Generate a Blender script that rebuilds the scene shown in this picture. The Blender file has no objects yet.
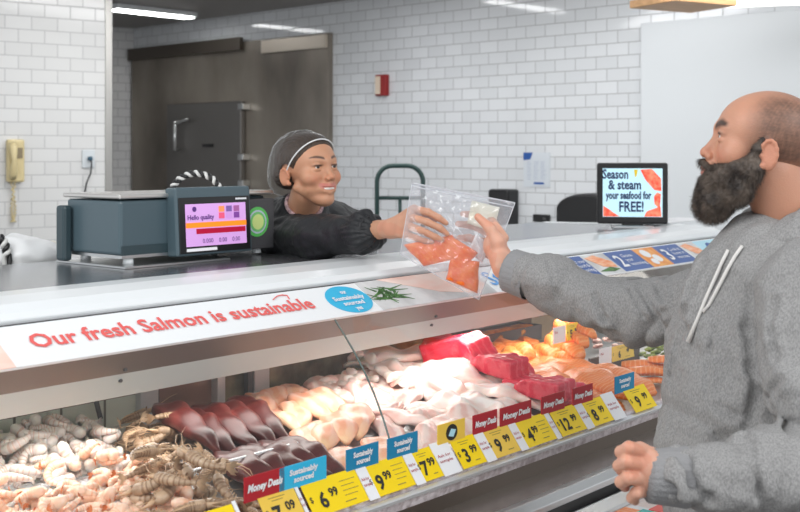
import bpy, math, random
import numpy as np
from mathutils import Vector, Matrix, Euler
sc = bpy.context.scene
col = sc.collection
random.seed(7); rng = np.random.default_rng(7)
F = 1150.0; H = 1.6; HY = 155.0
# ---------------------------------------------------------------- camera
cam = bpy.data.cameras.new('camera'); camo = bpy.data.objects.new('camera', cam); col.objects.link(camo)
camo.location = (0, 0, H); camo.rotation_euler = (math.pi/2, 0, 0)
cam.sensor_width = 36; cam.lens = F/800*36; cam.shift_y = -(256-HY)/800
cam.clip_start = .05; cam.clip_end = 100
cam.dof.use_dof = True; cam.dof.focus_distance = 2.75; cam.dof.aperture_fstop = 6.5
sc.camera = camo
# ---------------------------------------------------------------- light
w = bpy.data.worlds.new('world'); sc.world = w; w.use_nodes = True
w.node_tree.nodes['Background'].inputs[0].default_value = (.93, .96, 1, 1)
_wt = w.node_tree; _tc = _wt.nodes.new('ShaderNodeTexCoord'); _sp = _wt.nodes.new('ShaderNodeSeparateXYZ'); _mr = _wt.nodes.new('ShaderNodeMapRange')
_wt.links.new(_tc.outputs['Generated'], _sp.inputs[0]); _wt.links.new(_sp.outputs[2], _mr.inputs[0])
for _i, _v in ((1, .15), (2, .75), (3, .86), (4, .36)): _mr.inputs[_i].default_value = _v
_wt.links.new(_mr.outputs[0], _wt.nodes['Background'].inputs[1])
sc.view_settings.view_transform = 'Standard'; sc.view_settings.look = 'None'
sc.view_settings.gamma = 1; sc.view_settings.use_curve_mapping = False
sc.view_settings.exposure = 0.22
def area(name, loc, target, sx, sy, power, color=(1, 1, 1)):
    l = bpy.data.lights.new(name, 'AREA'); l.shape = 'RECTANGLE'; l.size = sx; l.size_y = sy; l.energy = power; l.color = color
    o = bpy.data.objects.new(name, l); col.objects.link(o); o.location = loc
    o.rotation_euler = (Vector(target)-Vector(loc)).to_track_quat('-Z', 'Y').to_euler(); return o
area('store_light', (-1.9, .6, 3.6), (.1, 3.0, 1.1), 2.6, 1.6, 60)
area('store_light_side', (2.6, -.1, 3.6), (.5, 2.9, 1.1), 2.4, 1.4, 60)
area('back_room_light', (-.3, 6.0, 2.72), (-.3, 6.6, 0), 3.2, .5, 34)
# ---------------------------------------------------------------- frames
D = Vector((.6485, .7612, 0)).normalized(); N = Vector((-D.y, D.x, 0)); O = Vector((-.734, 2.11, 0))
CA = math.atan2(D.y, D.x)
def K(u, v, z): return O + D*u + N*v + Vector((0, 0, z))
MK = Matrix.Translation(O) @ Matrix.Rotation(CA, 4, 'Z')       # counter frame: x along, y to staff
def P(px, py, Y): return Vector(((px-400)/F*Y, Y, H-(py-HY)/F*Y))
def U(px, v):
    r = Vector(((px-400)/F, 1, 0)); Y = (v+O.dot(N))/r.dot(N); return (r*Y-O).dot(D)
# ---------------------------------------------------------------- materials
def mat(name, color=(.8, .8, .8), rough=.5, metal=0., bump=0., bscale=50., var=0., vscale=8., sss=0., emit=0., coat=0., spec=.5, color2=None, alpha=1., trans=0., attr=None, stretch=None, ecol=None):
    m = bpy.data.materials.new(name); m.use_nodes = True; nt = m.node_tree; b = nt.nodes['Principled BSDF']
    c = (*color, 1)
    b.inputs['Base Color'].default_value = c; b.inputs['Roughness'].default_value = rough; b.inputs['Metallic'].default_value = metal
    b.inputs['Specular IOR Level'].default_value = spec
    if coat: b.inputs['Coat Weight'].default_value = coat; b.inputs['Coat Roughness'].default_value = .08
    if sss: b.inputs['Subsurface Weight'].default_value = sss; b.inputs['Subsurface Radius'].default_value = (.02, .008, .005); b.inputs['Subsurface Scale'].default_value = .5
    if emit: b.inputs['Emission Color'].default_value = (*(ecol or color), 1); b.inputs['Emission Strength'].default_value = emit
    if alpha < 1: b.inputs['Alpha'].default_value = alpha
    if trans: b.inputs['Transmission Weight'].default_value = trans
    L = nt.links
    tc = nt.nodes.new('ShaderNodeTexCoord'); src = tc.outputs['Object']
    if stretch:
        mp = nt.nodes.new('ShaderNodeMapping'); mp.inputs['Scale'].default_value = stretch; L.new(src, mp.inputs[0]); src = mp.outputs[0]
    base = None
    if attr:
        a = nt.nodes.new('ShaderNodeAttribute'); a.attribute_name = attr; base = a.outputs['Color']
    if var or color2:
        nz = nt.nodes.new('ShaderNodeTexNoise'); nz.inputs['Scale'].default_value = vscale; nz.inputs['Detail'].default_value = 5; L.new(src, nz.inputs['Vector'])
        mx = nt.nodes.new('ShaderNodeMix'); mx.data_type = 'RGBA'
        rp = nt.nodes.new('ShaderNodeMapRange'); rp.inputs[1].default_value = .35; rp.inputs[2].default_value = .65; L.new(nz.outputs[0], rp.inputs[0]); L.new(rp.outputs[0], mx.inputs[0])
        if attr:
            mx.blend_type = 'MULTIPLY'; mx.inputs[0].default_value = 1
            L.new(base, mx.inputs[6]); mx.inputs[7].default_value = (1-var, 1-var, 1-var, 1)
        else:
            mx.inputs[6].default_value = c; mx.inputs[7].default_value = (*(color2 if color2 else [x*(1-var) for x in color]), 1)
        base = mx.outputs[2]
    if base: L.new(base, b.inputs['Base Color'])
    if bump:
        n2 = nt.nodes.new('ShaderNodeTexNoise'); n2.inputs['Scale'].default_value = bscale; n2.inputs['Detail'].default_value = 4; L.new(src, n2.inputs['Vector'])
        bp = nt.nodes.new('ShaderNodeBump'); bp.inputs['Strength'].default_value = bump; bp.inputs['Distance'].default_value = .01; L.new(n2.outputs[0], bp.inputs['Height']); L.new(bp.outputs[0], b.inputs['Normal'])
    return m
def tile_mat(name, c1, c2, mortar, bw, bh, ms, off=(0, 0), rough=.16):
    m = mat(name, c1, rough); nt = m.node_tree; b = nt.nodes['Principled BSDF']; L = nt.links
    tc = nt.nodes.new('ShaderNodeTexCoord'); sp = nt.nodes.new('ShaderNodeSeparateXYZ'); cb = nt.nodes.new('ShaderNodeCombineXYZ')
    L.new(tc.outputs['Object'], sp.inputs[0])
    ax = nt.nodes.new('ShaderNodeMath'); ax.inputs[1].default_value = off[0]+50*bw; az = nt.nodes.new('ShaderNodeMath'); az.inputs[1].default_value = off[1]
    L.new(sp.outputs[0], ax.inputs[0]); L.new(sp.outputs[2], az.inputs[0]); L.new(ax.outputs[0], cb.inputs[0]); L.new(az.outputs[0], cb.inputs[1])
    br = nt.nodes.new('ShaderNodeTexBrick'); br.offset = .5; br.inputs['Scale'].default_value = 1
    br.inputs['Brick Width'].default_value = bw; br.inputs['Row Height'].default_value = bh; br.inputs['Mortar Size'].default_value = ms; br.inputs['Mortar Smooth'].default_value = .3
    br.inputs['Color1'].default_value = (*c1, 1); br.inputs['Color2'].default_value = (*c2, 1); br.inputs['Mortar'].default_value = (*mortar, 1)
    L.new(cb.outputs[0], br.inputs['Vector']); L.new(br.outputs['Color'], b.inputs['Base Color'])
    mr = nt.nodes.new('ShaderNodeMapRange'); mr.inputs[3].default_value = rough; mr.inputs[4].default_value = .8; L.new(br.outputs['Fac'], mr.inputs[0]); L.new(mr.outputs[0], b.inputs['Roughness'])
    nz = nt.nodes.new('ShaderNodeTexNoise'); nz.inputs['Scale'].default_value = 5; L.new(cb.outputs[0], nz.inputs['Vector'])
    ad = nt.nodes.new('ShaderNodeMath'); ad.operation = 'MULTIPLY_ADD'; ad.inputs[1].default_value = -1; L.new(br.outputs['Fac'], ad.inputs[0]); L.new(nz.outputs[0], ad.inputs[2])
    bp = nt.nodes.new('ShaderNodeBump'); bp.inputs['Strength'].default_value = .12; bp.inputs['Distance'].default_value = .003; L.new(ad.outputs[0], bp.inputs['Height']); L.new(bp.outputs[0], b.inputs['Normal'])
    return m
def stripe_mat(name, c1, c2, scale, dist=2., detail=2., rough=.35, axis='X', width=(.55, .8), sss=.1, bump=.15, dscale=2., c3=None):
    m = mat(name, c1, rough, sss=sss, coat=.04, spec=.35); nt = m.node_tree; b = nt.nodes['Principled BSDF']; L = nt.links
    tc = nt.nodes.new('ShaderNodeTexCoord'); wv = nt.nodes.new('ShaderNodeTexWave'); wv.bands_direction = axis
    wv.inputs['Scale'].default_value = scale; wv.inputs['Distortion'].default_value = dist; wv.inputs['Detail'].default_value = detail; wv.inputs['Detail Scale'].default_value = dscale
    L.new(tc.outputs['Object'], wv.inputs['Vector'])
    r = nt.nodes.new('ShaderNodeMapRange'); r.inputs[1].default_value = width[0]; r.inputs[2].default_value = width[1]; L.new(wv.outputs['Fac'], r.inputs[0])
    mx = nt.nodes.new('ShaderNodeMix'); mx.data_type = 'RGBA'; L.new(r.outputs[0], mx.inputs[0]); mx.inputs[6].default_value = (*c1, 1); mx.inputs[7].default_value = (*c2, 1)
    out = mx.outputs[2]
    if c3:
        nz = nt.nodes.new('ShaderNodeTexNoise'); nz.inputs['Scale'].default_value = 14; nz.inputs['Detail'].default_value = 4; L.new(tc.outputs['Object'], nz.inputs['Vector'])
        r2 = nt.nodes.new('ShaderNodeMapRange'); r2.inputs[1].default_value = .48; r2.inputs[2].default_value = .68; L.new(nz.outputs[0], r2.inputs[0])
        m2 = nt.nodes.new('ShaderNodeMix'); m2.data_type = 'RGBA'; L.new(r2.outputs[0], m2.inputs[0]); L.new(out, m2.inputs[6]); m2.inputs[7].default_value = (*c3, 1); out = m2.outputs[2]
    L.new(out, b.inputs['Base Color'])
    bp = nt.nodes.new('ShaderNodeBump'); bp.inputs['Strength'].default_value = bump; bp.inputs['Distance'].default_value = .004; L.new(wv.outputs['Fac'], bp.inputs['Height']); L.new(bp.outputs[0], b.inputs['Normal'])
    return m
M = {}
M['steel'] = mat('steel', (.62, .63, .63), .28, 1, bump=.05, bscale=30, stretch=(1, 1, 12))
M['steel_dull'] = mat('steel_dull', (.42, .41, .39), .4, 1, bump=.06, bscale=20, stretch=(1, 8, 1))
M['steel_top'] = mat('steel_top', (.42, .43, .45), .22, .9, bump=.05, bscale=18)
M['bronze'] = mat('bronze', (.20, .165, .145), .35, .2)
M['pale_metal'] = mat('pale_metal', (.62, .67, .65), .4, .1)
M['white'] = mat('white', (.82, .85, .86), .3, coat=.3)
M['sign_white'] = mat('sign_white', (.85, .87, .88), .35)
M['ink_red'] = mat('ink_red', (.80, .13, .12), .5)
M['cyan'] = mat('cyan', (.03, .47, .75), .4)
M['teal'] = mat('teal', (.005, .22, .42), .5)
M['redtop'] = mat('redtop', (.42, .008, .018), .5)
M['yellow'] = mat('yellow', (.93, .67, .0), .4)
M['yellow_dull'] = mat('yellow_dull', (.84, .56, .07), .4)
M['black'] = mat('black', (.012, .012, .013), .35)
M['blackmatte'] = mat('blackmatte', (.02, .02, .022), .6)
M['ink'] = mat('ink', (.02, .02, .02), .6)
M['ink_soft'] = mat('ink_soft', (.32, .25, .05), .6)
M['paper'] = mat('paper', (.82, .83, .85), .5)
M['navy'] = mat('navy', (.02, .09, .33), .4)
M['lightblue'] = mat('lightblue', (.45, .74, .86), .4)
M['orange_print'] = mat('orange_print', (.85, .42, .12), .5, color2=(.75, .25, .05), vscale=30)
M['coral_print'] = mat('coral_print', (.85, .28, .12), .5, color2=(.92, .55, .35), vscale=25, stretch=(1, 6, 1))
M['pink_print'] = mat('pink_print', (.93, .58, .48), .5, color2=(.95, .76, .68), vscale=7, stretch=(1, 3, 1))
M['green_print'] = mat('green_print', (.10, .27, .06), .5, color2=(.03, .1, .02), vscale=60)
M['grey_print'] = mat('grey_print', (.5, .5, .5), .5, color2=(.75, .76, .76), vscale=12)
M['gasket'] = mat('gasket', (.09, .09, .09), .6)
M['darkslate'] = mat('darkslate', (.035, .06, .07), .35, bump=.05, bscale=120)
M['slate'] = mat('slate', (.075, .115, .135), .35)
M['rail_face'] = mat('rail_face', (.42, .36, .37), .3, .2, bump=.5, bscale=90, color2=(.75, .7, .72), vscale=60)
def glassy(name, tint, gl=.08, opac=.06, rough=.03, colr=(1, 1, 1)):
    m = bpy.data.materials.new(name); m.use_nodes = True; nt = m.node_tree; nt.nodes.clear()
    out = nt.nodes.new('ShaderNodeOutputMaterial'); tr = nt.nodes.new('ShaderNodeBsdfTransparent'); tr.inputs[0].default_value = (*tint, 1)
    g = nt.nodes.new('ShaderNodeBsdfGlossy'); g.inputs['Roughness'].default_value = rough
    df = nt.nodes.new('ShaderNodeBsdfTranslucent'); df.inputs[0].default_value = (*colr, 1)
    d2 = nt.nodes.new('ShaderNodeBsdfDiffuse'); d2.inputs[0].default_value = (*colr, 1)
    md = nt.nodes.new('ShaderNodeMixShader'); md.inputs[0].default_value = .5; nt.links.new(df.outputs[0], md.inputs[1]); nt.links.new(d2.outputs[0], md.inputs[2])
    m1 = nt.nodes.new('ShaderNodeMixShader'); m1.inputs[0].default_value = opac; nt.links.new(tr.outputs[0], m1.inputs[1]); nt.links.new(md.outputs[0], m1.inputs[2])
    fr = nt.nodes.new('ShaderNodeLayerWeight'); fr.inputs[0].default_value = .5
    pw = nt.nodes.new('ShaderNodeMath'); pw.operation = 'POWER'; pw.inputs[1].default_value = 3.5; nt.links.new(fr.outputs['Facing'], pw.inputs[0])
    ma = nt.nodes.new('ShaderNodeMath'); ma.operation = 'MULTIPLY_ADD'; ma.inputs[1].default_value = .6; ma.inputs[2].default_value = gl; nt.links.new(pw.outputs[0], ma.inputs[0])
    m2 = nt.nodes.new('ShaderNodeMixShader'); nt.links.new(ma.outputs[0], m2.inputs[0]); nt.links.new(m1.outputs[0], m2.inputs[1]); nt.links.new(g.outputs[0], m2.inputs[2])
    nt.links.new(m2.outputs[0], out.inputs[0]); return m
M['glass'] = glassy('glass', (.985, .99, .985), gl=.035, opac=.006)
M['glass_edge'] = mat('glass_edge', (.12, .16, .15), .2)
M['plastic'] = glassy('plastic', (.97, .98, .99), gl=.05, opac=.21, rough=.12, colr=(.95, .96, 1))
# ---------------------------------------------------------------- mesh helpers
class MB:
    def __init__(s): s.v = []; s.f = []; s.m = []; s.mi = 0
    def add(s, vs, fs, T=None):
        b = len(s.v); s.v += [tuple((T @ Vector(p)) if T else p) for p in vs]; s.f += [tuple(b+i for i in f) for f in fs]; s.m += [s.mi]*len(fs); return s
    def box(s, lo, hi, T=None):
        x0, y0, z0 = lo; x1, y1, z1 = hi
        return s.add([(x0, y0, z0), (x1, y0, z0), (x1, y1, z0), (x0, y1, z0), (x0, y0, z1), (x1, y0, z1), (x1, y1, z1), (x0, y1, z1)],
                     [(0, 3, 2, 1), (4, 5, 6, 7), (0, 1, 5, 4), (1, 2, 6, 5), (2, 3, 7, 6), (3, 0, 4, 7)], T)
    def prism(s, prof, x0, x1, T=None):       # prof = list of (y,z); extruded along x
        k = len(prof); vs = [(x0, *p) for p in prof]+[(x1, *p) for p in prof]
        fs = [(i, (i+1) % k, k+(i+1) % k, k+i) for i in range(k)]+[tuple(range(k-1, -1, -1)), tuple(range(k, 2*k))]
        return s.add(vs, fs, T)
    def poly(s, pts, t, T=None):               # pts in (x,z) plane, thickness t along y
        k = len(pts); vs = [(p[0], 0, p[1]) for p in pts]+[(p[0], t, p[1]) for p in pts]
        fs = [(i, k+i, k+(i+1) % k, (i+1) % k) for i in range(k)]+[tuple(range(k)), tuple(range(2*k-1, k-1, -1))]
        return s.add(vs, fs, T)
    def tube(s, pts, r, n=10, T=None, cap=True):
        pts = [Vector(p) for p in pts]; k = len(pts); rs = r if hasattr(r, '__len__') else [r]*k
        vs = []; fs = []; up = None
        for i, p in enumerate(pts):
            t = (pts[min(i+1, k-1)]-pts[max(i-1, 0)]).normalized()
            if up is None: up = t.orthogonal().normalized()
            up = (up-t*up.dot(t)).normalized(); bt = t.cross(up)
            for j in range(n):
                a = 2*math.pi*j/n; vs.append(p+(up*math.cos(a)+bt*math.sin(a))*rs[i])
        for i in range(k-1):
            for j in range(n): fs.append((i*n+j, i*n+(j+1) % n, (i+1)*n+(j+1) % n, (i+1)*n+j))
        if cap: fs += [tuple(range(n-1, -1, -1)), tuple(range((k-1)*n, k*n))]
        return s.add(vs, fs, T)
    def build(s, name, mats, parent=None, smooth=False, bevel=0, solid=0, M0=None):
        me = bpy.data.meshes.new(name); me.from_pydata([tuple(p) for p in s.v], [], s.f); me.update()
        o = bpy.data.objects.new(name, me); col.objects.link(o)
        for m in (mats if isinstance(mats, (list, tuple)) else [mats]): me.materials.append(m)
        if any(s.m): me.polygons.foreach_set('material_index', s.m)
        if smooth: me.polygons.foreach_set('use_smooth', [True]*len(s.f))
        if bevel:
            b = o.modifiers.new('b', 'BEVEL'); b.width = bevel; b.segments = 2; b.limit_method = 'ANGLE'
        if solid: q = o.modifiers.new('s', 'SOLIDIFY'); q.thickness = solid
        if M0 is not None: o.matrix_world = M0
        if parent is not None: o.parent = parent
        return o
def empty(name, loc=(0, 0, 0), rz=0., label=None, cat=None, group=None):
    o = bpy.data.objects.new(name, None); col.objects.link(o); o.location = loc; o.rotation_euler = (0, 0, rz); o.empty_display_size = .05
    return tag(o, label, cat, group)
def tag(o, label=None, cat=None, group=None, kind=None):
    if label: o['label'] = label
    if cat: o['category'] = cat
    if group: o['group'] = group
    if kind: o['kind'] = kind
    return o
def text_geo(s, size, bold=0.):
    c = bpy.data.curves.new('t', 'FONT'); c.body = s; c.size = size; c.offset = bold; c.align_x = 'LEFT'; c.resolution_u = 2
    o = bpy.data.objects.new('t', c); col.objects.link(o); bpy.context.view_layer.update()
    dg = bpy.context.evaluated_depsgraph_get(); me = bpy.data.meshes.new_from_object(o.evaluated_get(dg))
    v = [tuple(p.co) for p in me.vertices]; f = [tuple(p.vertices) for p in me.polygons]
    bpy.data.objects.remove(o); bpy.data.curves.remove(c); bpy.data.meshes.remove(me)
    return v, f
def text(s, x, z, size, m, parent, name='lettering', width=None, bold=0., y=-.001, T=None, center=False, italic=0., skew=0.):
    v, f = text_geo(s, size, bold)
    if not v: return None
    x0 = min(p[0] for p in v); x1 = max(p[0] for p in v); k = (width/(x1-x0)) if width else 1.
    wd = (x1-x0)*k; ox = x-(wd/2 if center else 0)
    mb = MB(); mb.add([(ox+(p[0]-x0)*k+p[1]*italic, y, z+p[1]+(p[0]-x0)*k*skew) for p in v], f, T)
    return mb.build(name, m, parent)
# ---------------------------------------------------------------- sculpting by signed distance + surface nets
def nrm(a): return np.sqrt((a*a).sum(-1))
class S:
    def __init__(s): s.ops = []
    def add(s, fn, k=.01, sub=False): s.ops.append((fn, k, sub)); return s
    def sph(s, c, r, k=.01, sub=False): c = np.array(c, np.float32); return s.add(lambda p: nrm(p-c)-r, k, sub)
    def ell(s, c, r, k=.01, sub=False, R=None):
        c = np.array(c, np.float32); r = np.array(r, np.float32); R = None if R is None else np.array(R, np.float32)
        def fn(p):
            q = p-c
            if R is not None: q = q@R
            a = nrm(q/r); b = nrm(q/(r*r)); return a*(a-1)/np.maximum(b, 1e-6)
        return s.add(fn, k, sub)
    def cap(s, a, b, ra, rb=None, k=.01, sub=False):
        a = np.array(a, np.float32); b = np.array(b, np.float32); rb = ra if rb is None else rb; ab = b-a; L2 = max(float(ab@ab), 1e-9)
        def fn(p):
            t = np.clip(((p-a)@ab)/L2, 0, 1); return nrm(p-a-t[:, None]*ab)-(ra+(rb-ra)*t)
        return s.add(fn, k, sub)
    def chain(s, pts, rs, k=.01):
        for i in range(len(pts)-1): s.cap(pts[i], pts[i+1], rs[i], rs[i+1], k)
        return s
    def chain_sub(s, pts, rs, k=.01):
        for i in range(len(pts)-1): s.cap(pts[i], pts[i+1], rs[i], rs[i+1], k, sub=True)
        return s
    def __call__(s, p):
        d = np.full(len(p), 1e3, np.float32)
        for fn, k, sub in s.ops:
            e = fn(p)
            if sub:
                h = np.clip(.5-.5*(d+e)/k, 0, 1); d = d*(1-h)-e*h+k*h*(1-h)
            else:
                h = np.clip(.5+.5*(d-e)/k, 0, 1); d = d*(1-h)+e*h-k*h*(1-h)
        return d
def nets(f, lo, hi, h, Kb=4, slack=1.6):
    lo = np.array(lo, float); hi = np.array(hi, float); nb = np.ceil((hi-lo)/(h*Kb)).astype(int)+1
    ii = np.stack(np.meshgrid(*[np.arange(q) for q in nb], indexing='ij'), -1).reshape(-1, 3)
    cen = (lo+(ii+.5)*h*Kb-.5*h).astype(np.float32)
    fc = np.concatenate([f(cen[i:i+200000]) for i in range(0, len(cen), 200000)])
    V = np.repeat(np.repeat(np.repeat(fc.reshape(nb), Kb, 0), Kb, 1), Kb, 2).astype(np.float32)
    V = np.where(V < 0, -1., 1.).astype(np.float32)
    act = np.nonzero(np.abs(fc) < h*Kb*.87*slack+h)[0]
    sub = np.stack(np.meshgrid(*[np.arange(Kb)]*3, indexing='ij'), -1).reshape(-1, 3)
    for i in range(0, len(act), 4000):
        a = ii[act[i:i+4000]]; g = (a[:, None]*Kb+sub[None]).reshape(-1, 3)
        V[g[:, 0], g[:, 1], g[:, 2]] = f((lo+g*h).astype(np.float32))
    s = V < 0; n = np.array(V.shape)
    def c(a, o): return a[o[0]:n[0]-1+o[0], o[1]:n[1]-1+o[1], o[2]:n[2]-1+o[2]]
    offs = [(0, 0, 0), (1, 0, 0), (0, 1, 0), (1, 1, 0), (0, 0, 1), (1, 0, 1), (0, 1, 1), (1, 1, 1)]
    cnt = sum(c(s, o).astype(np.int8) for o in offs); mix = (cnt > 0) & (cnt < 8)
    idx = np.full(mix.shape, -1, np.int64); cells = np.argwhere(mix); idx[mix] = np.arange(len(cells))
    vals = [V[cells[:, 0]+o[0], cells[:, 1]+o[1], cells[:, 2]+o[2]] for o in offs]
    acc = np.zeros((len(cells), 3)); num = np.zeros(len(cells))
    for a in range(8):
        for ax in range(3):
            b = a | (1 << ax)
            if b == a: continue
            va, vb = vals[a], vals[b]; x = (va < 0) != (vb < 0); t = np.where(x, va/np.where(x, va-vb, 1), 0)
            p = np.array(offs[a], float)[None]+t[:, None]*np.eye(3)[ax][None]; acc += p*x[:, None]; num += x
    verts = lo+(cells+acc/num[:, None])*h
    faces = []
    for ax in range(3):
        b1, b2 = [(1, 2), (2, 0), (0, 1)][ax]
        sh = [0, 0, 0]; sh[ax] = 1
        A = s[tuple(slice(0, n[k]-sh[k]) for k in range(3))]; B = s[tuple(slice(sh[k], n[k]) for k in range(3))]
        e = np.argwhere(A != B)
        e = e[(e[:, b1] > 0) & (e[:, b2] > 0) & (e[:, b1] < n[b1]-1) & (e[:, b2] < n[b2]-1)]
        sa = A[e[:, 0], e[:, 1], e[:, 2]]
        e1 = e.copy(); e1[:, b1] -= 1; e2 = e1.copy(); e2[:, b2] -= 1; e3 = e.copy(); e3[:, b2] -= 1
        q = np.stack([idx[x[:, 0], x[:, 1], x[:, 2]] for x in (e, e1, e2, e3)], 1)
        q[~sa] = q[~sa][:, ::-1]; faces.append(q)
    fs = np.concatenate(faces); fs = fs[(fs >= 0).all(1)]
    return verts, fs
def npmesh(name, parts, mats, parent, M0=None, colfn=None, smooth=True):
    """parts: list of (verts, faces[, matindex]) joined into one mesh; M0 applied to verts"""
    vs = np.concatenate([p[0] for p in parts]); off = 0; fs = []; mi = []
    for p in parts:
        fs += [tuple(int(i)+off for i in q) for q in p[1]]; mi += [p[2] if len(p) > 2 else 0]*len(p[1]); off += len(p[0])
    me = bpy.data.meshes.new(name); me.from_pydata(vs.tolist(), [], fs); me.update()
    me.polygons.foreach_set('material_index', mi)
    if smooth: me.polygons.foreach_set('use_smooth', [True]*len(fs))
    for m in (mats if isinstance(mats, (list, tuple)) else [mats]): me.materials.append(m)
    if colfn is not None:
        ca = me.color_attributes.new('Col', 'FLOAT_COLOR', 'POINT'); cc = np.ones((len(vs), 4), np.float32); cc[:, :3] = colfn
        ca.data.foreach_set('color', cc.ravel())
    o = bpy.data.objects.new(name, me); col.objects.link(o)
    if parent is not None: o.parent = parent
    return o
def wn(p, f, seed=0):          # smooth pseudo-noise, -1..1
    r = np.random.default_rng(seed); out = 0
    q = p*f
    for i in range(5):
        a = r.normal(size=3); a /= np.linalg.norm(a); b = r.normal(size=3); b /= np.linalg.norm(b)
        out = out+np.sin(q@a*1.7+2*np.sin(q@b*1.1+i)+r.uniform(0, 6))
    return out/3.2
#@@ROOM
# ================================================================ ROOM
BW = Vector((-.730, .683, 0)).normalized(); PB = Vector((1.475, 6.95, 0)); BA = math.atan2(-BW.y, -BW.x)   # local x runs back to front (to the right)
LD = Vector((.81, .585, 0)).normalized(); PL = Vector((-2.327, 6.69, 0)); LA = math.atan2(LD.y, LD.x)
tile_b = tile_mat('tile_back', (.72, .74, .76), (.66, .68, .70), (.40, .41, .42), .156, .078, .0035, off=(.03, -.028), rough=.07)
tile_l = tile_mat('tile_left', (.70, .70, .69), (.66, .66, .65), (.47, .47, .47), .156, .078, .0035, off=(.05, 0), rough=.12)
tile_c = tile_mat('tile_corridor', (.80, .80, .80), (.76, .76, .76), (.5, .5, .5), .156, .078, .004)
def wx(px, base, dirn):     # distance along a wall at pixel column
    r = (px-400)/F; return (r*base.y-base.x)/(dirn.x-r*dirn.y)
TB = lambda: Matrix.Translation(PB) @ Matrix.Rotation(BA, 4, 'Z')
tb = lambda px: -wx(px, PB, BW)                       # local x on the back wall
def bz(px, py):
    t = wx(px, PB, BW); Y = PB.y+BW.y*t; return H-(py-HY)/F*Y
xr = 3.5
MB().box((tb(134)-.02, 0, 0), (xr, .15, 2.77)).build('wall_back', tile_b, M0=TB())['kind'] = 'structure'
MB().box((tb(645), -.05, 0), (xr, -.001, bz(645, 24))).build('wall_panel', mat('panel_paint', (.66, .69, .71), .4), M0=TB(), bevel=.004)['kind'] = 'structure'
TL = Matrix.Translation(PL) @ Matrix.Rotation(LA, 4, 'Z')
le = wx(105, PL, LD)
MB().box((-3.2, 0, 0), (le, .15, 2.77)).build('wall_left', tile_l, M0=TL)['kind'] = 'structure'
le2 = wx(112, PL, LD)
MB().box((le, -.01, 0), (le2, .16, 2.77)).build('trim_1', M['steel_dull'], M0=TL, bevel=.004)['kind'] = 'structure'
corner = PB+BW*wx(134, PB, BW)
TC = Matrix.Translation(corner) @ Matrix.Rotation(LA, 4, 'Z')
MB().box((-3.0, 0, 0), (0, .15, 2.77)).build('wall_corridor', tile_c, M0=TC)['kind'] = 'structure'
MB().box((-.62, -.03, 0), (-.42, 0, 2.15)).build('door_1', M['blackmatte'], M0=TC)['kind'] = 'structure'
MB().box((-9, -6, -.1), (9, 14, 0)).build('floor', mat('floor_tile', (.30, .29, .28), .4, var=.3, vscale=3))['kind'] = 'structure'
MB().add([(-9, 5.4, 2.77), (9, 5.4, 2.77), (9, 14, 2.77), (-9, 14, 2.77), (-9, 5.4, 2.87), (9, 5.4, 2.87), (9, 14, 2.87), (-9, 14, 2.87)],
         [(0, 3, 2, 1), (4, 5, 6, 7), (0, 1, 5, 4), (1, 2, 6, 5), (2, 3, 7, 6), (3, 0, 4, 7)]).build('ceiling', mat('ceiling_paint', (.34, .33, .32), .7))['kind'] = 'structure'
# walk-in cooler front on the back wall
tbc = tb(136)
cooler = empty('walk_in_cooler', PB-BW*tbc, BA, 'tall brushed stainless walk-in cooler front set in the white tiled wall', 'cooler')
steel_bg = mat('steel_bg', (.36, .32, .27), .34, .7, bump=.08, bscale=6, color2=(.16, .14, .12), vscale=1.5, stretch=(1, 1, .5))
wd = tb(333)-tbc; q = lambda px: tb(px)-tbc
MB().box((0, -.05, 0), (wd, 0, bz(333, 33))).build('steel_cladding', steel_bg, cooler, bevel=.004)
MB().box((0, -.09, bz(180, 57)), (q(248), -.05, bz(180, 45))).build('header_strip', mat('dark_bronze', (.10, .085, .07), .4, .6), cooler)
MB().box((q(268), -.075, bz(300, 51)), (wd-.01, -.05, bz(333, 35))).build('highlight_panel', mat('highlight_beige', (.62, .55, .46), .3, .3), cooler)  # lighter beige slab paints the bright reflection on the cooler steel
dr = MB().box((q(176), -.10, .05), (q(250), -.05, bz(215, 103))).build('door', mat('steel_door', (.20, .19, .18), .35, .7, bump=.05, bscale=8), cooler, bevel=.008)
MB().tube([(q(190), -.12, bz(190, 150)), (q(190), -.16, bz(190, 150)), (q(190), -.16, bz(190, 122)), (q(190), -.12, bz(190, 122))], .014).tube([(q(190), -.16, bz(190, 124)), (q(203), -.16, bz(190, 120))], .012).build('handle', M['steel'], dr, True)
MB().box((q(213), -.115, bz(215, 147)), (q(223), -.10, bz(215, 144))).build('name_plate', M['black'], dr)
for yy in (110, 160, 186):
    MB().box((q(250), -.13, bz(252, yy)), (q(255), -.05, bz(252, yy-6))).build('hinge', M['steel'], cooler, bevel=.004)
# ceiling lights
def fixture(c, ang, L, W, label, strength=9, z=2.77, drop=.04):
    e = empty('ceiling_light', (c[0], c[1], z), ang, label, 'ceiling light')
    MB().box((-L/2, -W/2, -drop), (L/2, W/2, 0)).build('housing', M['white'], e, bevel=.004)
    MB().box((-L/2+.02, -W/2+.02, -drop-.008), (L/2-.02, W/2-.02, -drop)).build('diffuser', mat('tube', (1, 1, 1), .5, emit=strength), e)
    return e
def at_z(px, py, z): Y = (H-z)*F/(py-HY); return Vector(((px-400)/F*Y, Y, z))
a, b = at_z(112, 4, 2.77), at_z(192, 13, 2.77)
fixture(((a+b)/2)[:2], math.atan2((b-a).y, (b-a).x), (b-a).length, .16, 'long white ceiling light glowing above the corridor', 13)
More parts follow.
